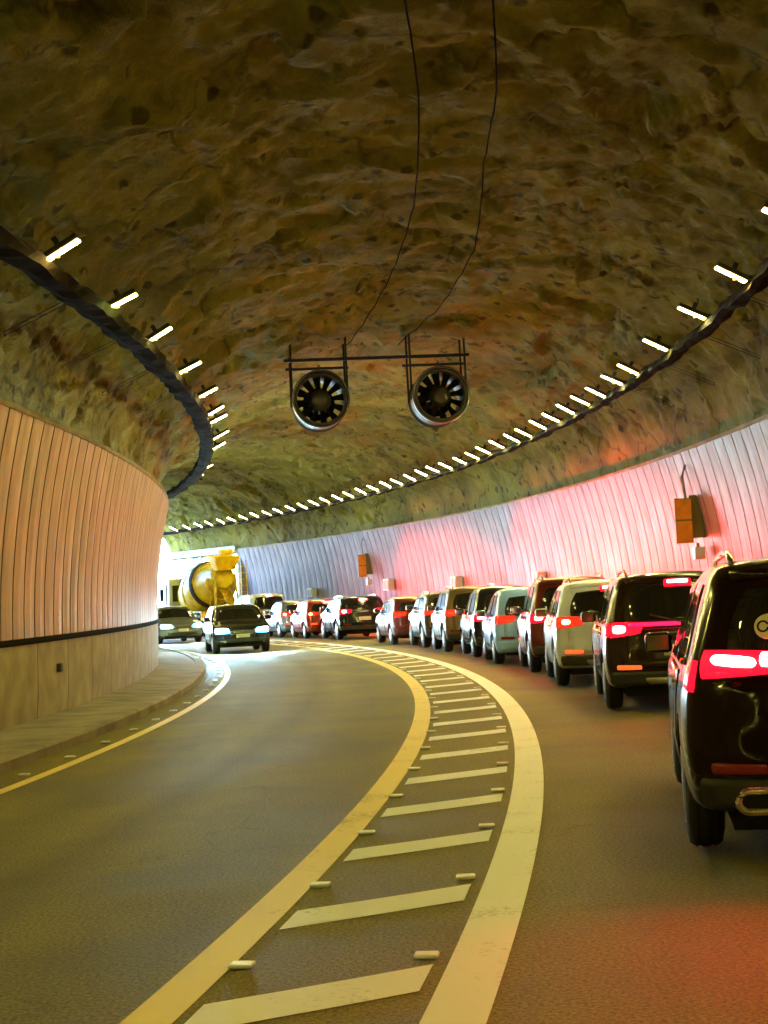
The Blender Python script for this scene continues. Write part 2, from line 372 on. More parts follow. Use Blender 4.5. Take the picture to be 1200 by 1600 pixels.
# concrete base in cast segments with narrow joints
bmv = []; bmf = []; fm = []; s = S0; seg = 1.9
while s < S1 - .1:
    for (d, e, mi) in ((0, 0, 1), (.008, -.025, 1), (.02, -.025, 1), (.028, 0, 0), (.65, 0, 0), (1.25, 0, 0)):
        for (o, z) in ((-6.33, .10), (-6.30, .5), (-6.285, 1.16), (-6.32, 1.18), (-6.5, 1.18)): bmv.append(P(o + e, s + d, z))
        n = len(bmv) - 10
        if n >= 0:
            for j in range(4): bmf.append((n + j, n + j + 1, n + j + 6, n + j + 5)); fm.append(pm)
        pm = mi
    s += seg
sub(mesh_obj('concrete_base', bmv, bmf, [M_conc, M_seam], None, fm=fm), wl)
sub(strip('rubber_strip', [(-6.27, 1.16), (-6.262, 1.20), (-6.27, 1.245), (-6.42, 1.245), (-6.42, 1.185), (-6.30, 1.183)], S0, S1, .8, M_strip, closed=True, smooth=False), wl)
sub(box_obj('drain_cap', (-.03, .06, -.07, .07, -.06, .06), M_dark, bev=.015, mtx=Matrix.Translation(P(-6.29, 21.6, .78)) @ Matrix.Rotation(ang(21.6), 4, 'Z')), wl)

wr = thing('tunnel_wall', 'pale glossy ribbed tunnel wall glowing red above the queue of cars', 'wall', P(5.3, 40, 0))
sub(ribbed('cladding', RPROF, S0, S_OPEN, .60, [M_panR, M_seamR], 1, None), wr)
sub(strip('top_trim', [(4.80, 4.19), (4.80, 4.25), (4.90, 4.25), (4.90, 4.19)], S0, S_OPEN, .8, M_conc, closed=True, smooth=False), wr)
sub(strip('concrete_base', [(5.36, .1), (5.34, .5), (5.31, .96), (5.40, .98), (5.6, .98), (5.6, .1)], S0, S_OPEN, .9, M_conc, closed=True, smooth=False), wr)
sub(strip('rubber_strip', [(5.295, .955), (5.30, 1.0), (5.45, 1.0), (5.45, .982), (5.32, .982)], S0, S_OPEN, .9, M_strip, closed=True, smooth=False), wr)
sub(strip('end_post', [(4.95, -.1), (4.95, 4.2), (5.6, 4.2), (5.6, -.1)], S_OPEN + .003, S_OPEN + .5, .5, M_conc, closed=True, smooth=False), wr)

# rock vault
def vault():
    ds = .10; ns = int((S1 - S0) / ds); ss = np.linspace(S0, S1, ns + 1); nt_ = 180
    ph = np.linspace(math.pi * 1.012, -math.pi * .012, nt_)
    A, B, oc, zc = 5.72, 3.38, -.56, 4.12
    Sg, PH = np.meshgrid(ss, ph, indexing='ij'); Sg = Sg.ravel(); PH = PH.ravel()
    o = oc + A * np.cos(PH); z = zc + B * np.sin(PH)
    nx, nz_ = -np.cos(PH) / A, -np.sin(PH) / B; ln = np.hypot(nx, nz_); nx /= ln; nz_ /= ln
    a = A0 + Sg / RW
    p = np.stack([CX + (RW + o) * np.cos(a), CY + (RW + o) * np.sin(a), z], 1)
    q = np.stack([Sg, o, z], 1)
    wq = q + .9 * np.stack([fbm(q * .45, 3, 11), fbm(q * .45, 3, 21), fbm(q * .45, 3, 31)], 1)
    d = .15 * facets(wq / np.array([2.3, 1.6, 1.6]), 5, .9) + .06 * facets(wq / np.array([.8, .5, .5]), 55, .9)
    rid = 1 - np.abs(fbm(wq * np.array([.6, 1.25, 1.25]), 4, 71))
    d = d + .085 * (rid - .6) + .045 * fbm(q * 1.9, 4, 81)
    d = d + .075 * (np.clip(1 - np.abs(fbm(wq * np.array([1.3, 3.0, 3.0]), 3, 91)), 0, 1) ** 4 - .3)
    edge = np.clip(np.minimum(PH + math.pi * .012, math.pi * 1.012 - PH) / .55, 0, 1)
    d = d * (.25 + .75 * edge ** 1.0)
    d = np.clip(d, -.6, .62)
    oo = o + nx * d; zz = z + nz_ * d
    p = np.stack([CX + (RW + oo) * np.cos(a), CY + (RW + oo) * np.sin(a), zz], 1)
    I = np.arange((ns + 1) * nt_).reshape(ns + 1, nt_)
    F = np.stack([I[:-1, :-1], I[:-1, 1:], I[1:, 1:], I[1:, :-1]], -1).reshape(-1, 4)
    me = bpy.data.meshes.new('rock_ceiling'); me.vertices.add(len(p)); me.vertices.foreach_set('co', p.ravel())
    me.loops.add(F.size); me.loops.foreach_set('vertex_index', F.ravel().astype(np.int32))
    me.polygons.add(len(F)); me.polygons.foreach_set('loop_start', np.arange(0, F.size, 4, dtype=np.int32))
    me.polygons.foreach_set('use_smooth', np.ones(len(F), dtype=bool)); me.update(); me.validate()
    me.materials.append(M_rock); ob = bpy.data.objects.new('rock_ceiling', me); COL.objects.link(ob)
    return struct(ob)
vault()
M_edge = mat('painted_concrete', (.75, .76, .78), .7, noise=.1, nscale=1.)
# lip of concrete where the right wall stops and daylight comes in, and the piers outside
eb = strip('edge_beam', [(4.86, 4.10), (4.86, 4.42), (5.55, 4.5), (5.55, 4.10)], S_OPEN + .52, S1, .8, M_edge, closed=True, smooth=False)
tag(eb, 'concrete edge beam under the rock where the right wall opens to daylight', 'beam')
# unseen cap added across the tube behind the camera to keep daylight out
bk = bmesh.new(); bx(bk, -7.5, 7.5, -.6, 0, -.3, 9, mtx=Matrix.Translation(P(0, S0 + .02, 0)) @ Matrix.Rotation(ang(S0), 4, 'Z'))
struct(bm_obj('unseen_end_cap', bk, M_rock))

# ------------------------------------------------------------------ trays, lamps
def tray(prof, s0, s1, label):
    n = len(prof); ss = np.arange(s0, s1, .28); V = []; F = []
    for q in ss:
        sag = .02 * math.sin(q * 2.1) + .012 * math.sin(q * 5.3)
        for (o, z) in prof: V.append(P(o + rnd.uniform(-.022, .022), q, z + sag + rnd.uniform(-.02, .02)))
    for i in range(len(ss) - 1):
        for k in range(n):
            a = i * n + k; b = i * n + (k + 1) % n; F.append((a, b, b + n, a + n))
    t = thing('cable_tray', label, 'cable tray', P(prof[0][0], 20, 0))
    sub(mesh_obj('cable_bundle', V, F, M_tray), t)
    for q in np.arange(s0, s1, 3.0):                       # brackets reaching back to the rock
        om = sum(p_[0] for p_ in prof) / n; zt = max(p_[1] for p_ in prof); sgn = 1 if om > 0 else -1; V = []; F = []
        for (o, z) in ((om, zt - .02), (om, zt + .03), (om + sgn * 1.0, zt - .42), (om + sgn * 1.0, zt - .47)):
            for e in (-.02, .02): V.append(P(o, q + e, z))
        for a in range(4):
            b = (a + 1) % 4; F.append((2 * a, 2 * a + 1, 2 * b + 1, 2 * b))
        sub(mesh_obj('wall_bracket', V, F, M_tray), t)
    return t
tray([(-5.10, 5.20), (-4.95, 5.15), (-4.80, 5.19), (-4.77, 5.30), (-4.85, 5.38), (-5.0, 5.37), (-5.09, 5.33)], S0, 86, 'dark cable tray curving under the rock on the left, carrying lamps')
tray([(3.30, 5.33), (3.40, 5.30), (3.52, 5.33), (3.54, 5.42), (3.46, 5.47), (3.34, 5.46)], S0, 86, 'dark cable tray curving under the rock on the right, carrying lamps')
LCOL = {'orange': (1., .66, .14), 'yellow green': (.86, .94, .16), 'warm white': (.97, .81, .22), 'pale white': (.96, .87, .30), 'yellow': (.96, .82, .15)}
M_lamp = {}; M_lampb = {}
for kk, c in LCOL.items():
    M_lamp[kk] = mat('lamp_lens_' + kk.replace(' ', '_'), (.8, .8, .8), .3, emit=c, estr=LAMP_W)
    M_lampb[kk] = mat('lamp_lens_bright_' + kk.replace(' ', '_'), (.8, .8, .8), .3, emit=c, estr=LAMP_W * .55)
M_house = mat('lamp_housing', (.05, .045, .04), .5, metal=.3)
WORDS = ('first second third fourth fifth sixth seventh eighth ninth tenth eleventh twelfth thirteenth fourteenth fifteenth sixteenth seventeenth eighteenth nineteenth twentieth twenty-first twenty-second twenty-third twenty-fourth twenty-fifth twenty-sixth twenty-seventh twenty-eighth twenty-ninth thirtieth thirty-first thirty-second thirty-third thirty-fourth thirty-fifth thirty-sixth thirty-seventh thirty-eighth thirty-ninth fortieth '
         'forty-first forty-second forty-third forty-fourth forty-fifth forty-sixth forty-seventh forty-eighth forty-ninth fiftieth fifty-first fifty-second').split()
def lamp_proto():
    me = {}
    bm = bmesh.new(); bx(bm, -.225, .225, -.10, .10, 0.002, .06, bev=.012); bx(bm, -.03, .03, -.05, .05, .07, .16)
    me['housing'] = bm
    return bm
_bm = lamp_proto(); me_house = bpy.data.meshes.new('housing'); _bm.to_mesh(me_house); _bm.free(); me_house.materials.append(M_house)
me_lens = {}
for kk in LCOL:
    b_ = bmesh.new(); bx(b_, -.21, .21, -.055, .055, -.014, .0); me_ = bpy.data.meshes.new('lens'); b_.to_mesh(me_); b_.free(); me_.materials.append(M_lamp[kk]); me_lens[kk] = me_
    me2_ = me_.copy(); me2_.materials[0] = M_lampb[kk]; me_lens[kk + '!'] = me2_
me_rim = {}
for kk, c in LCOL.items():
    b_ = bmesh.new(); bx(b_, -.222, .222, -.088, .088, -.007, .0015); me_ = bpy.data.meshes.new('halo_rim'); b_.to_mesh(me_); b_.free()
    me_.materials.append(mat('lamp_halo_rim_' + kk.replace(' ', '_'), (.5, .4, .2), .4, emit=(c[0], c[1] * .72, c[2] * .5), estr=.030)); me_rim[kk] = me_  # weakly glowing rim around the lens, painted in as the lamp's halo
b_ = bmesh.new(); bx(b_, -.13, .13, -.025, .025, -.03, .02); me_rod = bpy.data.meshes.new('mounting_arm'); b_.to_mesh(me_rod); b_.free(); me_rod.materials.append(mat('rod_dusty', (.07, .06, .03), .9))
def lamp(s, side, col, label, group):
    o, z = (-4.66, 5.42) if side < 0 else (3.12, 5.53)
    p = P(o + rnd.uniform(-.03, .03), s + rnd.uniform(-.10, .10), z + rnd.uniform(-.02, .02))
    t = thing('tunnel_lamp', label, 'lamp', p, ang(s), group)
    # the plate is tilted: inner end higher; local +x points outward from the bend's centre
    tilt = math.radians(27 + rnd.uniform(-2.5, 2.5)) * (1 if side > 0 else -1)
    t.rotation_euler = (0, 0, ang(s) + rnd.uniform(-.05, .05))
    h = bpy.data.objects.new('housing', me_house); COL.objects.link(h); h.parent = t; h.rotation_euler = (0, tilt, 0)
    l = bpy.data.objects.new('lens', me_lens[col + ('!' if s > 66 else '')]); COL.objects.link(l); l.parent = t; l.rotation_euler = (0, tilt, 0)
    halo = bpy.data.objects.new('halo_rim', me_rim[col]); COL.objects.link(halo); halo.parent = t; halo.rotation_euler = (0, tilt, 0)
    r = bpy.data.objects.new('mounting_arm', me_rod); COL.objects.link(r); r.parent = t; r.location = (.16 if side > 0 else -.16, 0, -.05)
cl = ['orange', 'yellow green', 'yellow', 'warm white', 'pale white', 'yellow', 'pale white', 'yellow', 'warm white', 'warm white', 'yellow', 'warm white', 'yellow', 'pale white']
ls = [15.9, 18.85, 21.7, 24.85, 27.95, 31.0, 32.6, 35.8, 38.65, 44.5, 48, 51, 54, 57, 60, 63, 66, 69, 72, 75, 78]
for i, s in enumerate(ls):
    c = cl[i % len(cl)]
    lb = f'{c} bar lamp on the left cable tray, {WORDS[i]} from the photo edge' if i < 10 else 'lamp on the left cable tray hidden behind the bulge of the left wall'
    lamp(s, -1, c, lb, 'lamps along the left cable tray')
for s in (12, 7, 2, -4, -12, -20, -30):
    lamp(s, -1, 'yellow', 'lamp on the left cable tray behind or above the camera', 'lamps along the left cable tray')
rs = [17.0, 19.85, 22.73, 25.45, 28.07] + [28.07 + 1.5 * i for i in range(1, 37)]
cr_ = ['warm white', 'orange', 'pale white', 'yellow', 'warm white', 'pale white', 'pale white', 'yellow', 'pale white', 'warm white', 'pale white', 'yellow', 'yellow green']
for i, s in enumerate(rs):
    c = cr_[i] if i < len(cr_) else rnd.choice(['warm white', 'pale white', 'yellow', 'pale white', 'warm white'])
    lb = f'{c} bar lamp on the right cable tray, {WORDS[i]} from the photo edge'
    lamp(s, 1, c, lb, 'lamps along the right cable tray')
for s in (13, 8, 2, -4, -12, -20, -30):
    lamp(s, 1, 'yellow', 'lamp on the right cable tray behind or above the camera', 'lamps along the right cable tray')

# ------------------------------------------------------------------ jet fans
def jet_fan(o, s, z, label):
    t = thing('jet_fan', label, 'fan', P(o, s, z), ang(s), 'jet fans hanging under the rock')
    R = .60
    bm = bmesh.new()
    prof = [(0.0, R - .07), (-.03, R - .03), (0, R), (.25, R), (.27, R + .03), (.33, R + .03), (.35, R), (1.05, R), (1.06, R + .03), (1.11, R + .03), (1.12, R), (1.18, R), (1.2, R - .07), (1.1, R - .08), (.8, R - .09), (.4, R - .08)]
    lathe(bm, prof + [prof[0]], 40, 'y', cap=False); bm_obj('casing', bm, M_fan, t, True)
    bm = bmesh.new(); lathe(bm, [(-.035, R + .005), (-.05, R + .02), (-.035, R + .04), (.10, R + .045), (.115, R + .02), (.10, R + .005)] + [(-.035, R + .005)], 48, 'y', cap=False)
    bm_obj('inlet_ring', bm, M_fanrim, t, True)
    bm = bmesh.new(); lathe(bm, [(.06, .0001), (.07, .10), (.12, .19), (.24, .24), (.9, .24)], 24, 'y', cap=False); bm_obj('hub', bm, M_fan, t, True)
    for k in range(12):
        a = 2 * math.pi * k / 12 + .13
        bm = bmesh.new(); vs = []
        for (r, wd, tw) in ((.22, .075, .9), (.38, .085, .7), (.52, .10, .5)):
            for sg in (-1, 1):
                for dz in (-.008, .008):
                    x = sg * wd * math.cos(tw); y = .30 + sg * wd * math.sin(tw) + dz
                    vs.append(bm.verts.new((r * math.cos(a) - x * math.sin(a), y, r * math.sin(a) + x * math.cos(a))))
        for q in (0, 4):
            A = vs[q:q + 4]; B = vs[q + 4:q + 8]
            for (i, j) in ((0, 1), (1, 3), (3, 2), (2, 0)): bm.faces.new((A[i], A[j], B[j], B[i]))
        bm.faces.new([vs[i] for i in (0, 1, 3, 2)]); bm.faces.new([vs[i] for i in (8, 10, 11, 9)])
        bm_obj('blade', bm, M_blade, t)
    bm = bmesh.new(); lathe(bm, [(1.0, .0001), (1.0, R * .62), (1.08, R * .62), (1.08, .0001)], 24, 'y', cap=False); bm_obj('shade_disc', bm, M_blade, t)  # dark disc added behind the blades so the gaps look dim
    # hanging frame
    for (x, y) in ((-.62, .35), (.62, .35), (-.62, 1.0), (.62, 1.0)):
        bm = bmesh.new(); bx(bm, x - .022, x + .022, y - .022, y + .022, -.05, 2.4); bm_obj('hanger_post', bm, M_dark, t)
    for y in (1.0,):
        bm = bmesh.new(); bx(bm, -.72, .72, y + .033, y + .08, .80, .86); bm_obj('cross_beam', bm, M_dark, t)
    for sg in (-1, 1):
        bm = bmesh.new(); tube(bm, [(sg * .12, .3, .56), (0, .3, .80)], .012, 6); bm_obj('sling', bm, M_dark, t)
    return t
jet_fan(-2.38, 34, 5.96, 'left one of the two round dark jet fans under the rock')
jet_fan(.30, 34, 5.96, 'right one of the two round dark jet fans under the rock')
bb = bmesh.new(); bx(bb, -2.1, 2.1, .46, .53, 6.87, 6.94, mtx=Matrix.Translation(P(-1.05, 34, 0)) @ Matrix.Rotation(ang(34), 4, 'Z'))
tag(bm_obj('fan_beam', bb, M_dark), 'dark horizontal steel beam joining the hanging frames of both fans', 'beam')

# ceiling cables
def ceil_z(o): 
    x = min(.999, abs((o + .56) / 5.72)); return 4.12 + 3.38 * math.sqrt(1 - x * x)
def cable(pts, label, r=.011):
    bm = bmesh.new(); Q = []
    for (o0, s0), (o1, s1) in zip(pts, pts[1:]):
        n = max(3, int(abs(s1 - s0) / .6))
        for i in range(n):
            f = i / n; Q.append((o0 + (o1 - o0) * f, s0 + (s1 - s0) * f))
    Q.append(pts[-1])
    tube(bm, [P(o, s, ceil_z(o) - .27 - .05 * math.sin(s * 1.7 + o) ** 2) for o, s in Q], r, 6)
    tag(bm_obj('hanging_cable', bm, M_cable, None, True), label, 'cable')
cable([(-.75, 9), (-.80, 17), (-.95, 22), (-1.25, 27), (-1.75, 34)], 'slack black cable along the rock from above toward the left fan')
cable([(-.02, 9), (.08, 17), (-.02, 20), (.10, 25), (-.10, 30), (-.55, 34.5)], 'slack black cable along the rock from above toward the right fan')

# ------------------------------------------------------------------ signs on the right wall
M_orange = mat('sign_orange', (.72, .27, .015), .45, noise=.15, nscale=6)
M_olive = mat('sign_case_olive', (.20, .17, .05), .5)
M_steel = mat('galvanised', (.30, .31, .30), .45, .6)
M_cab = mat('cabinet_white', (.62, .68, .74), .35)
M_grey = mat('cabinet_grey', (.30, .33, .36), .5)
M_teal = mat('sign_teal', (.05, .30, .30), .5); M_red = mat('sign_red', (.45, .05, .04), .5)
def wall_sign(s, label):
    t = thing('projecting_sign', label, 'sign', P(5.0, s, 2.32), ang(s), 'orange signs projecting from the right wall')
    bm = bmesh.new(); bx(bm, -.42, -.06, -.06, .0, 0, .92, bev=.01); bm_obj('case', bm, M_olive, t)
    bm = bmesh.new(); bx(bm, -.40, -.08, -.072, -.061, .49, .90); bm_obj('upper_panel', bm, M_orange, t)
    bm = bmesh.new(); bx(bm, -.40, -.08, -.072, -.061, .02, .45); bm_obj('lower_panel', bm, M_orange, t)
    bm = bmesh.new(); bx(bm, -.10, .28, .006, .07, .10, .98); bm_obj('side_case', bm, M_olive, t)
    bm = bmesh.new(); tube(bm, [(-.18, -.02, .92), (-.22, .0, 1.35), (-.12, .10, 1.6)], .035, 8); bm_obj('bracket', bm, M_steel, t)
    bm = bmesh.new(); bx(bm, -.06, .16, -.08, .10, -.34, -.08, bev=.015); bm_obj('phone_box', bm, M_cab, t)
    bm = bmesh.new(); bx(bm, -.01, .06, -.02, .05, -.08, .0); bm_obj('phone_post', bm, M_steel, t)
wall_sign(31.0, 'large orange sign case projecting from the right wall behind the nearest cars')
wall_sign(63.0, 'small far orange sign case projecting from the right wall near the daylight')
def cabinet(s, z, label, wd=.30, h=.46):
    t = thing('wall_cabinet', label, 'cabinet', P(5.16, s, z), ang(s), 'pale cabinets on the right wall')
    for k, (y0, m_) in enumerate(((-wd - .03, M_cab), (.03, M_cab))):
        bm = bmesh.new(); bx(bm, -.16, .10, y0, y0 + wd, 0, h, bev=.012); o_ = bm_obj('cabinet_box', bm, m_, t)
        bm = bmesh.new(); bx(bm, -.175, -.161, y0 + .03, y0 + wd - .03, .05, h - .05); bm_obj('door', bm, M_grey, o_)
cabinet(61.0, 1.72, 'pair of pale cabinets under the far orange sign')
cabinet(53.5, 1.62, 'pair of pale cabinets on the wall above the grey brown hatchback')
cabinet(45.0, 1.62, 'pair of pale blue lit cabinets on the wall above the dark red SUV', .26, .40)
cabinet(70.0, 1.60, 'farthest pair of pale cabinets on the wall above the small red cars', .26, .40)

# ------------------------------------------------------------------ vehicles
def M_paint(name, col, metal=.4, rough=.28, spec=.5): return mat('car_paint_' + name, col, rough, metal, coat=.35, spec=spec, noise=.04, nscale=2)
M_glass = mat('tinted_glass', (.012, .012, .013), .06, spec=.6)
M_tyre = mat('tyre_rubber', (.022, .021, .020), .8, bump=.3, bscale=40)
M_rim = mat('alloy_rim', (.40, .40, .40), .3, .9)
M_plast = mat('black_plastic', (.022, .022, .022), .55)
M_under = mat('underbody', (.010, .010, .010), .8)
M_chrome = mat('chrome', (.75, .74, .70), .10, 1.)
M_refl = mat('reflector_red_glow', (.07, .005, .004), .25, emit=(1, .06, .02), estr=.001)  # faint emission put in for the light a reflector returns
M_refo = mat('reflector_orange_glow', (.6, .08, .01), .25, emit=(1, .10, .02), estr=.04)  # glows by emission in place of light thrown back
M_tail = mat('tail_lens_lit', (.35, .006, .010), .15, emit=(1, .004, .016), estr=.075)
M_taild = mat('tail_lens_dim', (.32, .012, .01), .15, emit=(1, .03, .01), estr=.028)
M_core = mat('brake_lamp_lit', (.8, .3, .3), .3, emit=(1, .16, .13), estr=2.4)
M_coreo = mat('brake_lamp_orange', (.8, .4, .2), .3, emit=(1, .26, .07), estr=1.6)
M_bar = mat('light_bar_lit', (.5, .02, .05), .2, emit=(1, .006, .05), estr=.10)
M_head = mat('head_lamp_lit', (.9, .9, .9), .2, emit=(.55, .92, 1.), estr=80.)
M_headg = mat('head_lamp_glass', (.35, .38, .40), .1)
M_headl = mat('head_lamp_halo', (.35, .38, .40), .1, emit=(.04, .55, 1.0), estr=.9)  # cyan halo around the lamp core, put into the glass as emission
M_plate = mat('number_plate', (.50, .50, .48), .4)
M_cream = mat('sticker_cream', (.62, .56, .42), .5)

class Car:
    def __init__(s, L, W, roof, rear, front, hw, zb=.24):
        s.L, s.W, s.roof, s.rear, s.front, s.hw, s.zb = L, W, roof, rear, front, hw, zb
    def f(c, u, v, w_):
        u, v, w_ = (np.asarray(q, float) for q in (u, v, w_))
        zt = np.interp(u, [p[0] for p in c.roof], [p[1] for p in c.roof])
        zb = c.zb + .08 * np.clip((u - .88) / .12, 0, 1) + .05 * np.clip((.1 - u) / .1, 0, 1)
        z = zb + w_ * (zt - zb)
        z = z - .045 * v ** 2 * np.clip((w_ - .7) / .3, 0, 1)
        yr = np.interp(z, [p[0] for p in c.rear], [p[1] for p in c.rear]); yf = c.L - np.interp(z, [p[0] for p in c.front], [p[1] for p in c.front])
        y = yr + u * (yf - yr)
        e = np.abs(v) ** 3.2
        y = y + .16 * e * np.clip(1 - u / .12, 0, 1) ** 1.5 - .34 * e * np.clip((u - .84) / .16, 0, 1) ** 1.5
        hw = np.interp(z, [p[0] for p in c.hw], [p[1] for p in c.hw]) * c.W / 2
        hw = hw * (1 - .045 * np.clip(1 - u / .14, 0, 1) ** 2 - .07 * np.clip((u - .84) / .16, 0, 1) ** 2)
        return np.stack(np.broadcast_arrays(v * hw, y, z), -1)
    def wz(c, u, z):
        zt = np.interp(u, [p[0] for p in c.roof], [p[1] for p in c.roof]); zb = c.zb + .05 * np.clip((.1 - u) / .1, 0, 1) + .08 * np.clip((u - .88) / .12, 0, 1)
        return (z - zb) / (zt - zb)
    def surf(c, face, a, b):
        if face == 'rear': return c.f(np.zeros_like(a), a, c.wz(np.zeros_like(a), b))
        if face == 'front': return c.f(np.ones_like(a), a, c.wz(np.ones_like(a), b))
        if face == 'left': return c.f(a, -np.ones_like(a), c.wz(a, b))
        if face == 'right': return c.f(a, np.ones_like(a), c.wz(a, b))
        if face == 'top': return c.f(b, a, np.ones_like(a))
    def body(c, m, parent, wheels, rw, sub_=1):
        nu, nv, nw = 30, 12, 11
        vid = {}; V = []; F = []
        def vt(i, j, k):
            q = (i, j, k)
            if q not in vid: vid[q] = len(V); V.append(q)
            return vid[q]
        for i in range(nu):
            for j in range(nv):
                F.append((vt(i, j, 0), vt(i, j + 1, 0), vt(i + 1, j + 1, 0), vt(i + 1, j, 0)))
                F.append((vt(i, j, nw), vt(i + 1, j, nw), vt(i + 1, j + 1, nw), vt(i, j + 1, nw)))
            for k in range(nw):
                F.append((vt(i, 0, k), vt(i + 1, 0, k), vt(i + 1, 0, k + 1), vt(i, 0, k + 1)))
                F.append((vt(i, nv, k), vt(i, nv, k + 1), vt(i + 1, nv, k + 1), vt(i + 1, nv, k)))
        for j in range(nv):
            for k in range(nw):
                F.append((vt(0, j, k), vt(0, j, k + 1), vt(0, j + 1, k + 1), vt(0, j + 1, k)))
                F.append((vt(nu, j, k), vt(nu, j + 1, k), vt(nu, j + 1, k + 1), vt(nu, j, k + 1)))
        A = np.array(V, float); uu = A[:, 0] / nu; vv = A[:, 1] / nv * 2 - 1; ww = A[:, 2] / nw
        X = c.f(uu, vv, ww)
        o = mesh_obj('body', X, F, m, None, True)
        bm = bmesh.new(); bm.from_mesh(o.data); bmesh.ops.recalc_face_normals(bm, faces=bm.faces); bm.to_mesh(o.data); bm.free()
        if sub_:
            md = o.modifiers.new('sub', 'SUBSURF'); md.levels = 1; md.render_levels = 1
        cut = []
        for y in wheels:
            for sx in (-1, 1):
                b_ = bmesh.new(); x0, x1 = sorted((sx * (c.W / 2 - .32), sx * (c.W / 2 + .2)))
                lathe(b_, [(x0, rw + .055), (x1, rw + .055)], 28, 'x', mtx=Matrix.Translation((0, y, rw)))
                k_ = bm_obj('cutter', b_, M_under); cut.append(k_)
                md = o.modifiers.new('cut', 'BOOLEAN'); md.operation = 'DIFFERENCE'; md.solver = 'EXACT'; md.object = k_
        dg = bpy.context.evaluated_depsgraph_get(); me = bpy.data.meshes.new_from_object(o.evaluated_get(dg))
        o.modifiers.clear(); old = o.data; o.data = me; bpy.data.meshes.remove(old)
        for k_ in cut:
            d_ = k_.data; bpy.data.objects.remove(k_); bpy.data.meshes.remove(d_)
        o.parent = parent
        return o
    def patch(c, name, face, q, m, parent, off=.006, n=8, rnd_=.25, skirt=.03, nb=None, out=False):
        """a pane or lens lying on the body surface. q: corners (a,b) in order low-left, low-right, up-right, up-left"""
        nb = nb or n
        g_ = np.linspace(-1, 1, n + 1); h_ = np.linspace(-1, 1, nb + 1); PP, QQ = np.meshgrid(g_, h_, indexing='ij')
        p = PP * np.sqrt(1 - rnd_ * QQ ** 2 / 2); r = QQ * np.sqrt(1 - rnd_ * PP ** 2 / 2)
        p = (p + 1) / 2; r = (r + 1) / 2
        q = np.array(q, float)
        ab = (q[0] * ((1 - p) * (1 - r))[..., None] + q[1] * (p * (1 - r))[..., None] + q[2] * (p * r)[..., None] + q[3] * ((1 - p) * r)[..., None])
        a, b = ab[..., 0].ravel(), ab[..., 1].ravel()
        X = c.surf(face, a, b); e = 1e-3
        da = c.surf(face, a + e, b) - X; db = c.surf(face, a, b + e) - X
        N = np.cross(da, db); N /= np.linalg.norm(N, axis=1)[:, None] + 1e-12
        ctr = np.array([0, c.L / 2, .7]); sg = np.sign(((X - ctr) * N).sum(1)); N *= np.where(sg == 0, 1, sg)[:, None]
        O = X + N * off; I = np.arange((n + 1) * (nb + 1)).reshape(n + 1, nb + 1)
        F = [tuple(x) for x in np.stack([I[:-1, :-1], I[1:, :-1], I[1:, 1:], I[:-1, 1:]], -1).reshape(-1, 4)]
        ring = list(I[0, :]) + list(I[1:, -1]) + list(I[-1, -2::-1]) + list(I[-2:0:-1, 0])
        V = [tuple(x) for x in O]; base = len(V)
        V += [tuple(x) for x in (X[ring] - N[ring] * skirt)]
        for i in range(len(ring)):
            j = (i + 1) % len(ring); F.append((ring[i], ring[j], base + j, base + i))
        bm = bmesh.new(); vs = [bm.verts.new(v) for v in V]
        for f in F: bm.faces.new([vs[i] for i in f])
        return bm_obj(name, bm, m, parent, True)

def wheel(c, parent, y, sx, rw, wd=.22):
    x = sx * (c.W / 2 - .13)
    bm = bmesh.new(); h = wd / 2; T = Matrix.Translation((x, y, rw))
    pr = [(-h + .01, rw * .62), (-h, rw * .75), (-h + .015, rw * .93), (-h + .05, rw * .99), (-.05, rw), (-.045, rw - .008), (-.03, rw - .008), (-.025, rw), (.025, rw), (.03, rw - .008), (.045, rw - .008), (.05, rw), (h - .05, rw * .99), (h - .015, rw * .93), (h, rw * .75), (h - .01, rw * .62)]
    lathe(bm, pr, 30, 'x', cap=True, mtx=T); t = bm_obj('wheel', bm, M_tyre, parent, True)
    bm = bmesh.new(); xo = sx * (h - .005)
    lathe(bm, [(xo, rw * .63), (xo + sx * .012, rw * .60), (xo - sx * .02, rw * .57), (xo - sx * .03, rw * .30)], 30, 'x', cap=False, mtx=T)
    for k in range(5):
        a = 2 * math.pi * k / 5
        bx(bm, xo - .012, xo + .012, .03, rw * .6, -.035, .035, mtx=T @ Matrix.Rotation(a, 4, 'X'))
    lathe(bm, [(xo + sx * .012, .0001), (xo + sx * .012, .07), (xo - sx * .02, .075)], 16, 'x', cap=False, mtx=T)
    bm_obj('rim', bm, M_rim, t)
    return t

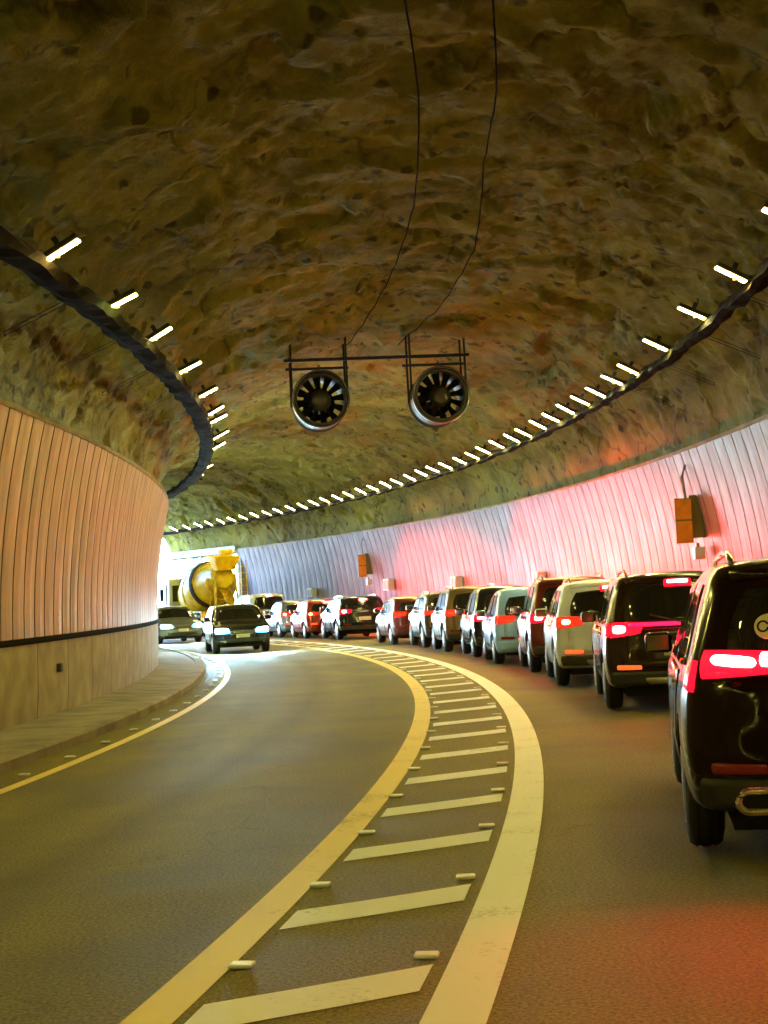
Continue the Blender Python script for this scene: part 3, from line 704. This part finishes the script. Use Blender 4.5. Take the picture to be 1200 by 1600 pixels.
SUV_R = [(.20, .10), (.34, .01), (.62, .0), (.74, .05), (1.0, .075), (1.06, .10), (1.56, .34), (1.75, .42)]
FR = [(.2, .16), (.38, .03), (.62, 0), (.85, .06), (1.0, .16), (1.8, .2)]
def spec(kind, L=None, W=None, H=None):
    HW = [(.2, .90), (.36, .965), (.62, 1.0), (.9, .985), (1.02, .965), (1.5, .80), (1.72, .70)]
    if kind == 'suv':
        H = H or 1.70; r = [(0, H - .10), (.05, H - .02), (.28, H), (.5, H - .03), (.585, H - .09), (.735, 1.12), (.78, 1.07), (.95, .98), (1, .90)]
        return Car(L or 4.5, W or 1.86, r, SUV_R, FR, HW, .27)
    if kind == 'hatch':
        H = H or 1.52; r = [(0, H - .12), (.06, H - .03), (.3, H), (.5, H - .03), (.58, H - .09), (.75, 1.0), (.8, .96), (.95, .86), (1, .78)]
        return Car(L or 3.95, W or 1.74, r, [(.18, .08), (.32, .01), (.6, 0), (.74, .05), (.94, .08), (1.0, .11), (1.42, .38), (1.6, .46)], FR, [(z_ * .92, q_) for z_, q_ in HW], .22)
    if kind == 'sedan':
        H = H or 1.46; r = [(0, .98), (.03, 1.02), (.15, 1.05), (.175, 1.06), (.33, H - .06), (.42, H), (.52, H), (.6, H - .06), (.76, .98), (.8, .94), (.95, .84), (1, .76)]
        return Car(L or 4.4, W or 1.78, r, [(.18, .10), (.34, .01), (.6, 0), (.8, .03), (1.0, .06), (1.5, .06)], FR, [(z_ * .9, q_) for z_, q_ in HW], .21)
    if kind == 'van':
        H = H or 1.85; r = [(0, H - .06), (.04, H), (.4, H), (.62, H - .05), (.70, H - .14), (.85, 1.16), (.88, 1.12), (.97, 1.02), (1, .92)]
        return Car(L or 4.6, W or 1.84, r, [(.2, .08), (.34, .01), (.9, .0), (1.1, .03), (1.7, .15), (1.9, .2)], FR, [(.2, .92), (.4, .98), (.9, 1.0), (1.15, .98), (1.7, .86), (1.9, .78)], .25)

def car(kind, paint, label, cat, s, o, rev=False, lit='red', detail=2, L=None, W=None, H=None, rw=None, yaw=-.045, name='queueing_car', group='cars queueing in the right lane', spot=1., wspot=None, rails=False):
    c = spec(kind, L, W, H)
    t = thing(name, label, cat, P(o, s, 0.006), ang(s) + (math.pi if rev else 0) + yaw, group)
    rw = rw or {'suv': .36, 'hatch': .31, 'sedan': .315, 'van': .34}[kind]
    wy = (c.L * .20, c.L * .80) if kind != 'sedan' else (c.L * .225, c.L * .80)
    c.body(paint, t, wy, rw, 1 if detail else 0)
    for y in wy:
        for sx in (-1, 1): wheel(c, t, y, sx, rw)
    bm = bmesh.new(); bx(bm, -c.W * .36, c.W * .36, .3, c.L - .35, .19, c.zb + .12); bm_obj('underbody', bm, M_under, t)
    ztop0 = c.roof[0][1]
    belt = {'suv': 1.06, 'hatch': .97, 'sedan': .95, 'van': 1.12}[kind]; top = max(p[1] for p in c.roof)
    # glass
    if kind == 'sedan': c.patch('rear_window', 'top', [(-.80, .195), (.80, .195), (.84, .315), (-.84, .315)], M_glass, t)
    else: c.patch('rear_window', 'rear', [(-.84, belt + .03), (.84, belt + .03), (.80, ztop0 - .07), (-.80, ztop0 - .07)], M_glass, t)
    ws = {'suv': (.60, .73), 'hatch': (.595, .745), 'sedan': (.615, .755), 'van': (.71, .845)}[kind]
    c.patch('windshield', 'top', [(-.86, ws[1]), (.86, ws[1]), (.84, ws[0]), (-.84, ws[0])], M_glass, t)
    r0 = {'suv': .13, 'hatch': .14, 'sedan': .24, 'van': .08}[kind]
    f0 = ws[1] - .03
    for side in ('left', 'right'):
        zt = top - .12
        c.patch('side_window', side, [(r0 - .03, belt + .03), (.385, belt), (.385, zt), (r0 + .05, zt - .01)], M_glass, t, rnd_=.12)
        c.patch('side_window', side, [(.405, belt), (f0 - .02, belt - .0), (ws[0] - .005, zt - .02), (.405, zt)], M_glass, t, rnd_=.12)
        if detail:
            for (a0_, a1_) in ((.285, .40), (.405, .655)):
                d_ = c.patch('door', side, [(a0_ + (.03 if a0_ < .3 else 0), .36), (a1_, .36), (a1_, belt - .025), (a0_ - .02, belt - .025)] if a0_ < .3 else [(a0_, .36), (a1_, .36), (a1_ + .01, belt - .025), (a0_, belt - .025)], paint, t, off=.004, rnd_=.06, skirt=.02)
                c.patch('handle', side, [(a0_ + .012, belt - .13), (a0_ + .05, belt - .13), (a0_ + .05, belt - .10), (a0_ + .012, belt - .10)], M_chrome if detail > 1 else paint, d_, off=.03, n=4)
        sx = -1 if side == 'left' else 1
        ym = c.f(f0 - .03, sx, .0)[1]; xm = c.f(f0 - .03, sx, c.wz(f0 - .03, belt))[0]
        bm = bmesh.new(); bx(bm, min(xm, xm + sx * .20), max(xm, xm + sx * .20), ym - .09, ym + .07, belt + .0, belt + .15, bev=.035); mo = bm_obj('mirror', bm, paint, t, True)
        a_, b_ = sorted((xm + sx * .03, xm + sx * .185)); bm = bmesh.new(); bx(bm, a_, b_, ym - .096, ym - .088, belt + .02, belt + .13); bm_obj('mirror_glass', bm, M_chrome, mo)
    # bumper, plate, lamps
    if kind in ('suv', 'hatch', 'van'):
        c.patch('bumper', 'rear', [(-.97, c.zb + .075), (.97, c.zb + .075), (.97, .50), (-.97, .50)], M_plast if kind != 'hatch' else paint, t, off=.018, n=16, nb=4, rnd_=.08)
        if detail: c.patch('tailgate', 'rear', [(-.80, .54), (.80, .54), (.82, belt - .04), (-.82, belt - .04)], paint, t, off=.004, n=14, nb=8, rnd_=.1)
    else:
        c.patch('bumper', 'rear', [(-.95, c.zb + .06), (.95, c.zb + .06), (.95, .42), (-.95, .42)], M_plast, t, off=.01, n=16, nb=4, rnd_=.08)
    pz = .68 if kind != 'hatch' else .56
    c.patch('number_plate', 'rear', [(-.26, pz), (.26, pz), (.26, pz + .13), (-.26, pz + .13)], M_plate, t, off=.012, n=4, rnd_=.03)
    lens = M_tail if lit in ('red', 'bar', 'strip') else M_taild
    zl = {'suv': 1.02 if lit == 'strip' else .98, 'hatch': .90, 'sedan': .86, 'van': .98}[kind]
    for sx in (-1, 1):
        if not rev or True:
            if lit == 'strip':
                q = [(sx * .955, zl + .015), (sx * .40, zl + .045), (sx * .38, zl + .15), (sx * .97, zl + .17)]
            elif kind == 'van':
                q = [(sx * .97, zl - .15), (sx * .84, zl - .15), (sx * .84, zl + .28), (sx * .97, zl + .28)]
            else:
                q = [(sx * .97, zl - .07), (sx * .56, zl - .02), (sx * .52, zl + .10), (sx * .97, zl + .12)]
            tl_ = c.patch('tail_light', 'rear', q, lens, t, off=.012, n=10, nb=5, rnd_=.2)
            if detail: c.patch('tail_lens', 'left' if sx < 0 else 'right', [(.003, zl - .06), (.05, zl - .03), (.06, zl + .10), (.003, zl + .12)], lens, tl_, off=.012, n=5, rnd_=.2)
            if lit == 'strip':
                for (a1, a2, dz) in ((.90, .62, .0), (.60, .44, .012)):
                    c.patch('brake_lamp', 'rear', [(sx * a1, zl + .075 + (.03 if a1 > .8 else .0) - .02 + dz), (sx * a2, zl + .062 + dz), (sx * a2, zl + .118 + dz), (sx * a1, zl + .14 + dz)], M_core, tl_, off=.022, n=6, rnd_=.6)
            elif lit in ('red', 'bar'):
                c.patch('brake_lamp', 'rear', [(sx * .93, zl - .02), (sx * .76, zl - .01), (sx * .76, zl + .07), (sx * .93, zl + .08)], M_core, tl_, off=.02, n=5, rnd_=.8)
            elif lit == 'orange':
                c.patch('brake_lamp', 'rear', [(sx * .92, zl - .01), (sx * .78, zl), (sx * .78, zl + .06), (sx * .92, zl + .07)], M_coreo, tl_, off=.02, n=5, rnd_=.9)
        c.patch('reflector', 'rear', [(sx * .88, .53), (sx * .56, .53), (sx * .56, .58), (sx * .88, .585)], M_refo if lit in ('bar', 'orange') else M_refl, t, off=.022, n=6, nb=3, rnd_=.2)
    if lit == 'bar':
        c.patch('light_bar', 'rear', [(-.74, zl + .065), (.74, zl + .065), (.74, zl + .10), (-.74, zl + .10)], M_bar, t, off=.02, n=16, nb=3, rnd_=.05)
    hz = ztop0 - .05
    if lit in ('red', 'bar', 'orange') and not rev:
        if kind != 'sedan': hb_ = c.patch('high_brake_light', 'rear', [(-.24, hz - .05), (.24, hz - .05), (.24, hz + .04), (-.24, hz + .04)], M_tail, t, off=.02, n=6)
        if kind == 'sedan': c.patch('high_brake_light', 'top', [(-.16, .19), (.16, .19), (.16, .196), (-.16, .196)], M_core, t, off=.02, n=4)
        else: c.patch('lamp_core', 'rear', [(-.18, hz - .012), (.18, hz - .012), (.18, hz + .022), (-.18, hz + .022)], M_core, hb_, off=.03, n=5)
    if rails or kind == 'suv':
        for sx in (-1, 1):
            X = [c.f(u_, sx * .86, 1.) for u_ in np.linspace(.08, .55, 12)]
            bm = bmesh.new(); tube(bm, [(x_[0], x_[1], x_[2] + .055 * min(1, 6 * min(i_, 11 - i_) / 11) + .0) for i_, x_ in enumerate(X)], .022, 8); bm_obj('roof_rail', bm, M_chrome, t, True)
    if detail and kind != 'sedan':
        bm = bmesh.new(); X = c.surf('rear', np.array([0., -.45]), np.array([belt + .02, belt + .12])); tube(bm, [(X[0][0], X[0][1] - .03, X[0][2]), (X[1][0], X[1][1] - .025, X[1][2])], .012, 6); bm_obj('wiper', bm, M_plast, t)
        if kind == 'suv': c.patch('spoiler', 'top', [(-.9, .0), (.9, .0), (.9, .035), (-.9, .035)], paint, t, off=.02, n=10, nb=3, rnd_=.1)
    # front
    zf = .70 if kind != 'van' else .82
    for sx in (-1, 1):
        hl = c.patch('headlight', 'front', [(sx * .985, zf - .10), (sx * .46, zf - .08), (sx * .52, zf + .07), (sx * .985, zf + .13)] if kind != 'van' else [(sx * .97, zf - .08), (sx * .66, zf - .08), (sx * .66, zf + .08), (sx * .97, zf + .1)], M_headl if rev else M_headg, t, off=.012, n=6, rnd_=.25)
        if rev:
            c.patch('lamp_core', 'front', [(sx * .96, zf - .06), (sx * .58, zf - .05), (sx * .62, zf + .05), (sx * .96, zf + .09)], M_head, hl, off=.022, n=5, rnd_=.7)
    c.patch('grille', 'front', [(-.48, zf - .14), (.48, zf - .14), (.44, zf + .0), (-.44, zf + .0)], M_plast, t, off=.008, n=8, nb=4, rnd_=.15)
    c.patch('air_intake', 'front', [(-.75, .34), (.75, .34), (.70, .46), (-.70, .46)], M_plast, t, off=.008, n=8, nb=4, rnd_=.15)
    c.patch('front_plate', 'front', [(-.25, .48), (.25, .48), (.25, .59), (-.25, .59)], M_plate, t, off=.02, n=4, rnd_=.03)
    if rev:
        for k_ in range(3): c.patch('grille_bar', 'front', [(-.44, zf - .125 + .045 * k_), (.44, zf - .125 + .045 * k_), (.44, zf - .113 + .045 * k_), (-.44, zf - .113 + .045 * k_)], M_chrome, t, off=.016, n=8, nb=2, rnd_=0)
    # spots standing in for the light of the lit lamps, plus a wall wash
    def spotl(nm, loc, d, pw, col, size, blend=.8, rad=.05):
        l = bpy.data.lights.new(nm, 'SPOT'); l.energy = pw; l.color = col; l.spot_size = size; l.spot_blend = blend; l.shadow_soft_size = rad
        ob = bpy.data.objects.new(nm, l); COL.objects.link(ob); ob.parent = t; ob.location = loc
        ob.rotation_euler = Vector(d).to_track_quat('-Z', 'Y').to_euler(); return ob
    if rev:
        for sx in (-1, 1): spotl('headlight_beam', (sx * c.W * .38, c.L + .06, zf), (.10, 1, -.24), 5., (.12, .60, 1.), math.radians(46))
    elif spot:
        for sx in (-1, 1): spotl('added_red_spot', (sx * c.W * .40, -.05, zl + .05), (0, -1, -.22), SPOT_RED * 1.6 * spot, (1., .03, .01), math.radians(110), 1.)
        spotl('added_red_spot', (.3, -.06, hz), (1, -.40, -.08), SPOT_RED * 33 * (wspot if wspot is not None else spot), (1., .030, .014), math.radians(112), 1., .35)  # extra spot, no lamp of the car: added to wash the wall red
    return c, t

bk_ = M_paint('black_brown', (.010, .0035, .002), .0, .18, .15)
br_ = M_paint('dark_brown', (.024, .012, .007), .1, .2, .25)
wh_ = M_paint('white', (.52, .58, .78), .0, .25)
sv_ = M_paint('silver', (.20, .21, .23), .6, .32)
rd_ = M_paint('red', (.30, .025, .018), .2, .28)
dr_ = M_paint('dark_red', (.12, .014, .012), .3, .28)
bl_ = M_paint('pale_blue', (.22, .42, 1.), .2, .25)
gy_ = M_paint('grey_brown', (.07, .062, .052), .4, .32)
tn_ = M_paint('tan', (.14, .10, .055), .4, .32)
dk_ = M_paint('dark_grey', (.010, .012, .022), .1, .2, .3)
OC = 1.98
cA, tA = car('suv', bk_, 'black brown SUV cut by the right edge of the photo, bar shaped brake light lit', 'car', 8.4, 1.94, lit='strip', W=1.92, H=1.72, L=4.7, rw=.37, yaw=-.022, spot=1.3, wspot=.15)
cB, tB = car('suv', br_, 'dark brown SUV with a full width red light bar across its tailgate', 'car', 18.6, 2.02, lit='bar', spot=.35, wspot=.1, W=1.90, H=1.71, L=4.3)
cC, tC = car('suv', wh_, 'white SUV with orange lit tail lights just ahead of the dark brown SUV', 'car', 23.6, 1.84, lit='orange', spot=.2, W=1.84, H=1.66, L=3.8)
car('suv', dr_, 'dark red SUV with lit brake light just ahead of the white SUV', 'car', 27.75, 1.90, lit='red', spot=.5, wspot=.15, L=3.5, H=1.75, W=1.8)
car('hatch', bl_, 'pale blue white car with dim orange tail lights ahead of the dark red SUV', 'car', 31.5, 1.72, lit='dim', spot=.7, wspot=.4, L=3.5, H=1.60, W=1.76)
car('hatch', dk_, 'dark grey car with bright round brake light between the blue and tan cars', 'car', 35.3, 1.86, lit='red', spot=.5, wspot=1.2, L=3.5, H=1.66, W=1.76)
car('suv', tn_, 'tan high roofed car with no brake light behind the grey brown hatchback', 'car', 39.1, 1.82, lit='dim', spot=.5, wspot=4.4, L=3.5, H=1.68, W=1.74)
car('suv', gy_, 'dark grey brown hatchback whose whole rear shows in the middle of the queue', 'car', 42.9, 2.0, lit='dim', spot=.5, wspot=5.0, L=3.7, H=1.58, W=1.74)
car('hatch', dr_, 'dark red hatchback with dim tail lights beside the dark sedan', 'car', 46.9, 1.92, lit='dim', spot=.5, wspot=4.2, L=3.9, H=1.50)
car('suv', dk_, 'dark crossover with both brake lights bright and its whole rear in view', 'car', 55.0, 2.15, lit='red', spot=.15, wspot=1.6, H=1.56, W=1.84, L=4.2)
car('hatch', rd_, 'bright red hatchback with orange lit tail lights left of the dark crossover', 'car', 59.4, 2.05, lit='orange', detail=1, L=3.5, spot=.4, wspot=2.6)
car('hatch', sv_, 'small silver hatchback with orange tail lights squeezed left of the bright red one', 'car', 63.1, 2.1, lit='orange', detail=1, L=3.4, spot=.3, wspot=.3)
car('van', wh_, 'white van with red glowing rear right behind the concrete mixer truck', 'car', 67.0, 2.0, lit='red', spot=.1, L=4.3, H=1.85, detail=1)

# sticker, exhaust and badge marks on the nearest car
def emblem(c, parent, v0, z0, r):
    X = c.surf('rear', np.array([v0, v0 + .01, v0]), np.array([z0, z0, z0 + .01])); n = Vector(np.cross(X[1] - X[0], X[2] - X[0])).normalized()
    if n.y > 0: n = -n
    ux = Vector(X[1] - X[0]).normalized(); uy = n.cross(ux).normalized(); uy = uy if uy.z > 0 else -uy
    o0 = Vector(X[0]) + n * .010
    bm = bmesh.new(); ring = [bm.verts.new(o0 + ux * r * math.cos(a) + uy * r * math.sin(a)) for a in np.linspace(0, 2 * math.pi, 33)[:-1]]; bm.faces.new(ring)
    r2 = bmesh.ops.extrude_face_region(bm, geom=list(bm.faces)); bmesh.ops.translate(bm, vec=-n * .012, verts=[g_ for g_ in r2['geom'] if isinstance(g_, bmesh.types.BMVert)])
    d = bm_obj('round_sticker', bm, M_cream, parent); d['label'] = 'round cream sticker with dark OK lettering on the rear window'
    o1 = o0 + n * .002
    def stroke(bm, pts, wd):
        tube(bm, [o1 + ux * a + uy * b for a, b in pts], wd, 6)
    bm = bmesh.new(); R_ = r * .38
    stroke(bm, [(-r * .36 + R_ * math.cos(a), R_ * 1.1 * math.sin(a)) for a in np.linspace(.4, 2 * math.pi - .2, 16)], .0055)
    stroke(bm, [(r * .14, r * .45), (r * .14, -r * .42)], .0055); stroke(bm, [(r * .60, r * .42), (r * .16, 0), (r * .66, -r * .36)], .0055)
    bm_obj('sticker_lettering', bm, M_strip, d)
emblem(cA, tA, -.565, 1.31, .075)
bm = bmesh.new()
for (x0, x1) in ((-.70, -.40), (.40, .70)):
    pass
def oval_ring(parent, x0, x1, y, z, h, name='exhaust_tip'):
    bm = bmesh.new(); w2 = (x1 - x0) / 2 - h; pts = []
    for a in np.linspace(-math.pi / 2, math.pi / 2, 9): pts.append((x1 - h + h * math.cos(a), y, z + h * math.sin(a)))
    for a in np.linspace(math.pi / 2, 3 * math.pi / 2, 9): pts.append((x0 + h + h * math.cos(a), y, z + h * math.sin(a)))
    tube(bm, pts, .022, 8, closed=True); ob = bm_obj(name, bm, M_chrome, parent, True)
    bm = bmesh.new(); f_ = bm.faces.new([bm.verts.new((p[0], y + .02, p[2])) for p in pts]); bm_obj('exhaust_opening', bm, M_under, ob)
oval_ring(tA, -.68, -.36, -.045, .395, .055); oval_ring(tA, .36, .68, -.045, .395, .055)
# badge and plate surround on the light-bar SUV
cB.patch('plate_recess', 'rear', [(-.40, .64), (.40, .64), (.42, .86), (-.42, .86)], M_plast, tB, off=.008, n=8, rnd_=.2)
cB.patch('badge', 'rear', [(-.09, .88), (.09, .88), (.09, .95), (-.09, .95)], M_chrome, tB, off=.014, n=5, rnd_=1.)
cB.patch('skid_plate', 'rear', [(-.5, .35), (.5, .35), (.55, .43), (-.55, .43)], M_rim, tB, off=.026, n=6, nb=3, rnd_=.2)
cC.patch('skid_plate', 'rear', [(-.5, .35), (.5, .35), (.55, .43), (-.55, .43)], M_rim, tC, off=.026, n=6, nb=3, rnd_=.2)

# oncoming
car('hatch', dk_, 'black hatchback coming toward the camera with bright blue white headlights', 'car', 47.6 + 3.95, -3.37, rev=True, name='oncoming_car', group='oncoming cars', H=1.5, W=1.78, yaw=-.05)
car('sedan', sv_, 'silver grey car coming round the bend behind the black one, headlights lit', 'car', 63.5 + 4.4, -2.7, rev=True, name='oncoming_car', group='oncoming cars', W=1.85, H=1.5)

# ------------------------------------------------------------------ concrete mixer truck
M_ty = mat('truck_yellow', (1., .74, .006), .4, noise=.25, nscale=3)
M_td = mat('truck_yellow_dirty', (.85, .60, .02), .6, noise=.4, nscale=4)
M_tw = mat('truck_white', (.66, .68, .68), .35)
def mixer(s, o):
    t = thing('mixer_truck', 'yellow concrete mixer truck with a white cab in the daylight at the tunnel mouth', 'truck', P(o, s, 0), ang(s))
    for x in (-.42, .42):
        bm = bmesh.new(); bx(bm, x - .06, x + .06, .2, 6.9, .85, 1.08); bm_obj('chassis_rail', bm, M_plast, t)
    # cab
    bm = bmesh.new(); vs = bx(bm, -1.2, 1.2, 5.25, 7.15, .62, 2.85, bev=.10)
    for v in bm.verts:
        if v.co.z > 1.6 and v.co.y > 6.2: v.co.y -= (v.co.z - 1.6) * .16
        if v.co.z > 1.7: v.co.x *= 1 - (v.co.z - 1.7) * .05
    cabo = bm_obj('cab', bm, M_tw, t)
    for sx in (-1, 1):
        bm = bmesh.new(); a, b = sorted((sx * 1.19, sx * 1.206)); bx(bm, a, b, 5.75, 6.75, .95, 2.6, bev=.0); d = bm_obj('door', bm, M_tw, cabo)
        bm = bmesh.new(); a, b = sorted((sx * 1.155, sx * 1.212)); bx(bm, a, b, 5.85, 6.62, 1.75, 2.45); bm_obj('side_window', bm, M_glass, cabo)
        bm = bmesh.new(); a, b = sorted((sx * 1.32, sx * 1.52)); bx(bm, a, b, 6.95, 7.05, 1.75, 2.35, bev=.03); bx(bm, min(sx * 1.15, sx * 1.4), max(sx * 1.15, sx * 1.4), 6.97, 7.03, 2.36, 2.40); bm_obj('mirror', bm, M_plast, cabo)
    bm = bmesh.new(); bx(bm, -1.02, 1.02, 6.98, 7.03, 1.62, 2.5, mtx=None); ob = bm_obj('windshield', bm, M_glass, cabo)
    bm = bmesh.new(); bx(bm, -1.0, 1.0, 5.22, 5.247, 1.7, 2.5); bm_obj('rear_cab_window', bm, M_glass, cabo)
    bm = bmesh.new(); bx(bm, -1.22, 1.22, 7.05, 7.25, .45, .85, bev=.05); bm_obj('front_bumper', bm, M_tw, t)
    # drum: axis tilted, mouth up at the rear
    T = Matrix.Translation((0, 2.9, 2.25)) @ Matrix.Rotation(math.radians(-13), 4, 'X')
    bm = bmesh.new(); prof = [(-2.45, .52), (-2.3, .60), (-2.25, .56), (-1.2, .98), (-.45, 1.17), (.55, 1.20), (1.35, 1.05), (1.9, .68), (2.0, .40)]
    lathe(bm, prof, 36, 'y', mtx=T); dr = bm_obj('drum', bm, M_ty, t, True)
    for k in range(2):
        bm = bmesh.new(); pts = []
        for i in range(60):
            f = i / 59; y = -2.0 + 3.5 * f; r = float(np.interp(y, [p[0] for p in prof], [p[1] for p in prof])) + .01
            a = f * 2 * math.pi * 1.6 + k * math.pi; pts.append(T @ Vector((r * math.cos(a), y, r * math.sin(a))))
        tube(bm, pts, .035, 6); bm_obj('drum_spiral', bm, M_td, dr, True)
    bm = bmesh.new(); lathe(bm, [(-.95, 1.06), (-.95, 1.13), (-.78, 1.19), (-.78, 1.10)], 36, 'y', cap=False, mtx=T); bm_obj('drum_ring', bm, M_plast, dr)
    # hopper, chute, rear frame
    bm = bmesh.new(); V = [(-.42, .05, 3.05), (.42, .05, 3.05), (.42, .75, 3.05), (-.42, .75, 3.05), (-.62, -.12, 3.68), (.62, -.12, 3.68), (.62, .95, 3.78), (-.62, .95, 3.78)]
    vs = [bm.verts.new(v) for v in V]
    for f in ((0, 1, 5, 4), (1, 2, 6, 5), (2, 3, 7, 6), (3, 0, 4, 7), (3, 2, 1, 0)): bm.faces.new([vs[i] for i in f])
    bmesh.ops.solidify(bm, geom=list(bm.faces), thickness=.04); bm_obj('hopper', bm, M_ty, t)
    bm = bmesh.new(); bx(bm, -.32, .32, -.10, .35, 3.75, 4.02, bev=.02); bm_obj('hopper_guard', bm, M_td, t)
    bm = bmesh.new(); n = 10
    A = []
    for (y, z) in ((.25, 2.35), (-.35, 1.95), (-.95, 1.5)):
        A.append([bm.verts.new((.25 * math.cos(a) - .15, y, z + .22 * math.sin(a))) for a in np.linspace(math.pi, 2 * math.pi, n)])
    for q in range(2):
        for i in range(n - 1): bm.faces.new((A[q][i], A[q][i + 1], A[q + 1][i + 1], A[q + 1][i]))
    bmesh.ops.solidify(bm, geom=list(bm.faces), thickness=.03); bm_obj('chute', bm, M_td, t)
    for sx in (-1, 1):
        bm = bmesh.new(); tube(bm, [(sx * .55, .15, 1.08), (sx * .5, .3, 3.0)], .06, 8); tube(bm, [(sx * .55, 1.2, 1.08), (sx * .5, .4, 2.6)], .05, 8); bm_obj('support_frame', bm, M_td, t)
        bm = bmesh.new(); a, b = sorted((sx * .66, sx * 1.2)); bx(bm, a, b, .55, 2.75, 1.12, 1.18); bx(bm, a, b, .42, .55, .75, 1.17); bx(bm, a, b, 2.75, 2.85, .75, 1.17); bm_obj('mudguard', bm, M_td, t)
        for y in (1.1, 2.3, 6.1):
            T2 = Matrix.Translation((sx * .98, y, .5)); bm = bmesh.new()
            lathe(bm, [(-.22, .3), (-.23, .42), (-.2, .49), (.0, .5), (.2, .49), (.23, .42), (.22, .3)], 24, 'x', mtx=T2); wv = bm_obj('wheel', bm, M_tyre, t, True)
            bm = bmesh.new(); lathe(bm, [(sx * .225, .30), (sx * .235, .27), (sx * .12, .2), (sx * .12, .0001)], 20, 'x', cap=False, mtx=T2); bm_obj('rim', bm, M_rim, wv)
        bm = bmesh.new(); a, b = sorted((sx * .62, sx * 1.02)); bx(bm, a, b, .05, .12, .72, .88, bev=.01); bm_obj('tail_light', bm, M_tail, t)
        bm = bmesh.new(); bx(bm, *sorted((sx * .6, sx * 1.15)), 3.3, 4.6, .6, 1.15, bev=.05); bm_obj('fuel_tank', bm, M_td, t)
    bm = bmesh.new()
    for x in (.62, .95): tube(bm, [(x, -.05, 1.2), (x, .0, 3.5)], .022, 6)
    for z in np.arange(1.4, 3.4, .3): tube(bm, [(.62, -.03, z), (.95, -.03, z)], .016, 6)
    bm_obj('ladder', bm, M_td, t)
    bm = bmesh.new(); lathe(bm, [(-.55, .30), (.55, .30)], 20, 'x', mtx=Matrix.Translation((0, 5.0, 2.65))); bm_obj('water_tank', bm, M_td, t, True)
    return t
mixer(72.6, 2.0)

# ------------------------------------------------------------------ outside the opening
M_parap = mat('parapet_concrete', (.72, .73, .75), .8, noise=.12, nscale=1.5)
tag(strip('parapet', [(5.1, -.1), (5.1, .8), (5.16, .84), (5.42, .84), (5.48, .8), (5.48, -.1)], S_OPEN + .52, 190, 1.5, M_parap, closed=True, smooth=False), 'sunlit pale concrete parapet along the open side beyond the right wall', 'wall')
pr = thing('concrete_pier', 'slanted concrete pier in the daylight at the far left of the opening', 'pier', P(5.25, 84.6, 0), ang(84.6))
bm = bmesh.new(); bx(bm, -.25, .25, -.25, .25, .84, 4.1, bev=.03); bm_obj('shaft', bm, M_parap, pr)
bm = bmesh.new(); tube(bm, [(0, -.2, 3.0), (0, -1.3, 4.12)], .10, 8); bm_obj('strut', bm, M_parap, pr)
sg = thing('road_sign', 'red and teal sign plate on a post beyond the mixer truck', 'sign', P(2.95, 86.5, 0), ang(86.5))
bm = bmesh.new(); tube(bm, [(0, 0, 0), (0, 0, 3.4)], .04, 8); bm_obj('post', bm, M_steel, sg)
bm = bmesh.new(); bx(bm, -.35, .15, -.07, -.045, 2.3, 3.0); bm_obj('red_plate', bm, M_red, sg)
bm = bmesh.new(); bx(bm, .152, .36, -.07, -.045, 2.3, 3.0); bm_obj('teal_plate', bm, M_teal, sg)

# ------------------------------------------------------------------ raised road studs
M_stud = mat('stud_ceramic', (.80, .80, .80), .35)
bm = bmesh.new(); bx(bm, -.055, .055, -.045, .045, 0, .020, bev=.009)
me_stud = bpy.data.meshes.new('road_stud'); bm.to_mesh(me_stud); bm.free(); me_stud.materials.append(M_stud)
def stud(o, s, label, group):
    ob = bpy.data.objects.new('road_stud', me_stud); COL.objects.link(ob); ob.location = P(o, s, .002); ob.rotation_euler = (0, 0, ang(s) + rnd.uniform(-.1, .1)); tag(ob, label, 'road stud', group)
for i in range(0, 34):
    s = 6.56 + i * DBAR
    stud(-1.03, s, f'white road stud where hatching meets the yellow line, {WORDS[i]} from the photo bottom', 'studs beside the yellow line')
    stud(-.235, s + .14, f'white road stud where hatching meets the white line, {WORDS[i]} from the photo bottom', 'studs beside the white line')
for i in range(0, 20):
    s = 14.63 + i * 1.67
    stud(-4.83 - .06, s, f'small road stud by the left kerb, {WORDS[i]} from the left photo edge', 'studs along the left kerb')
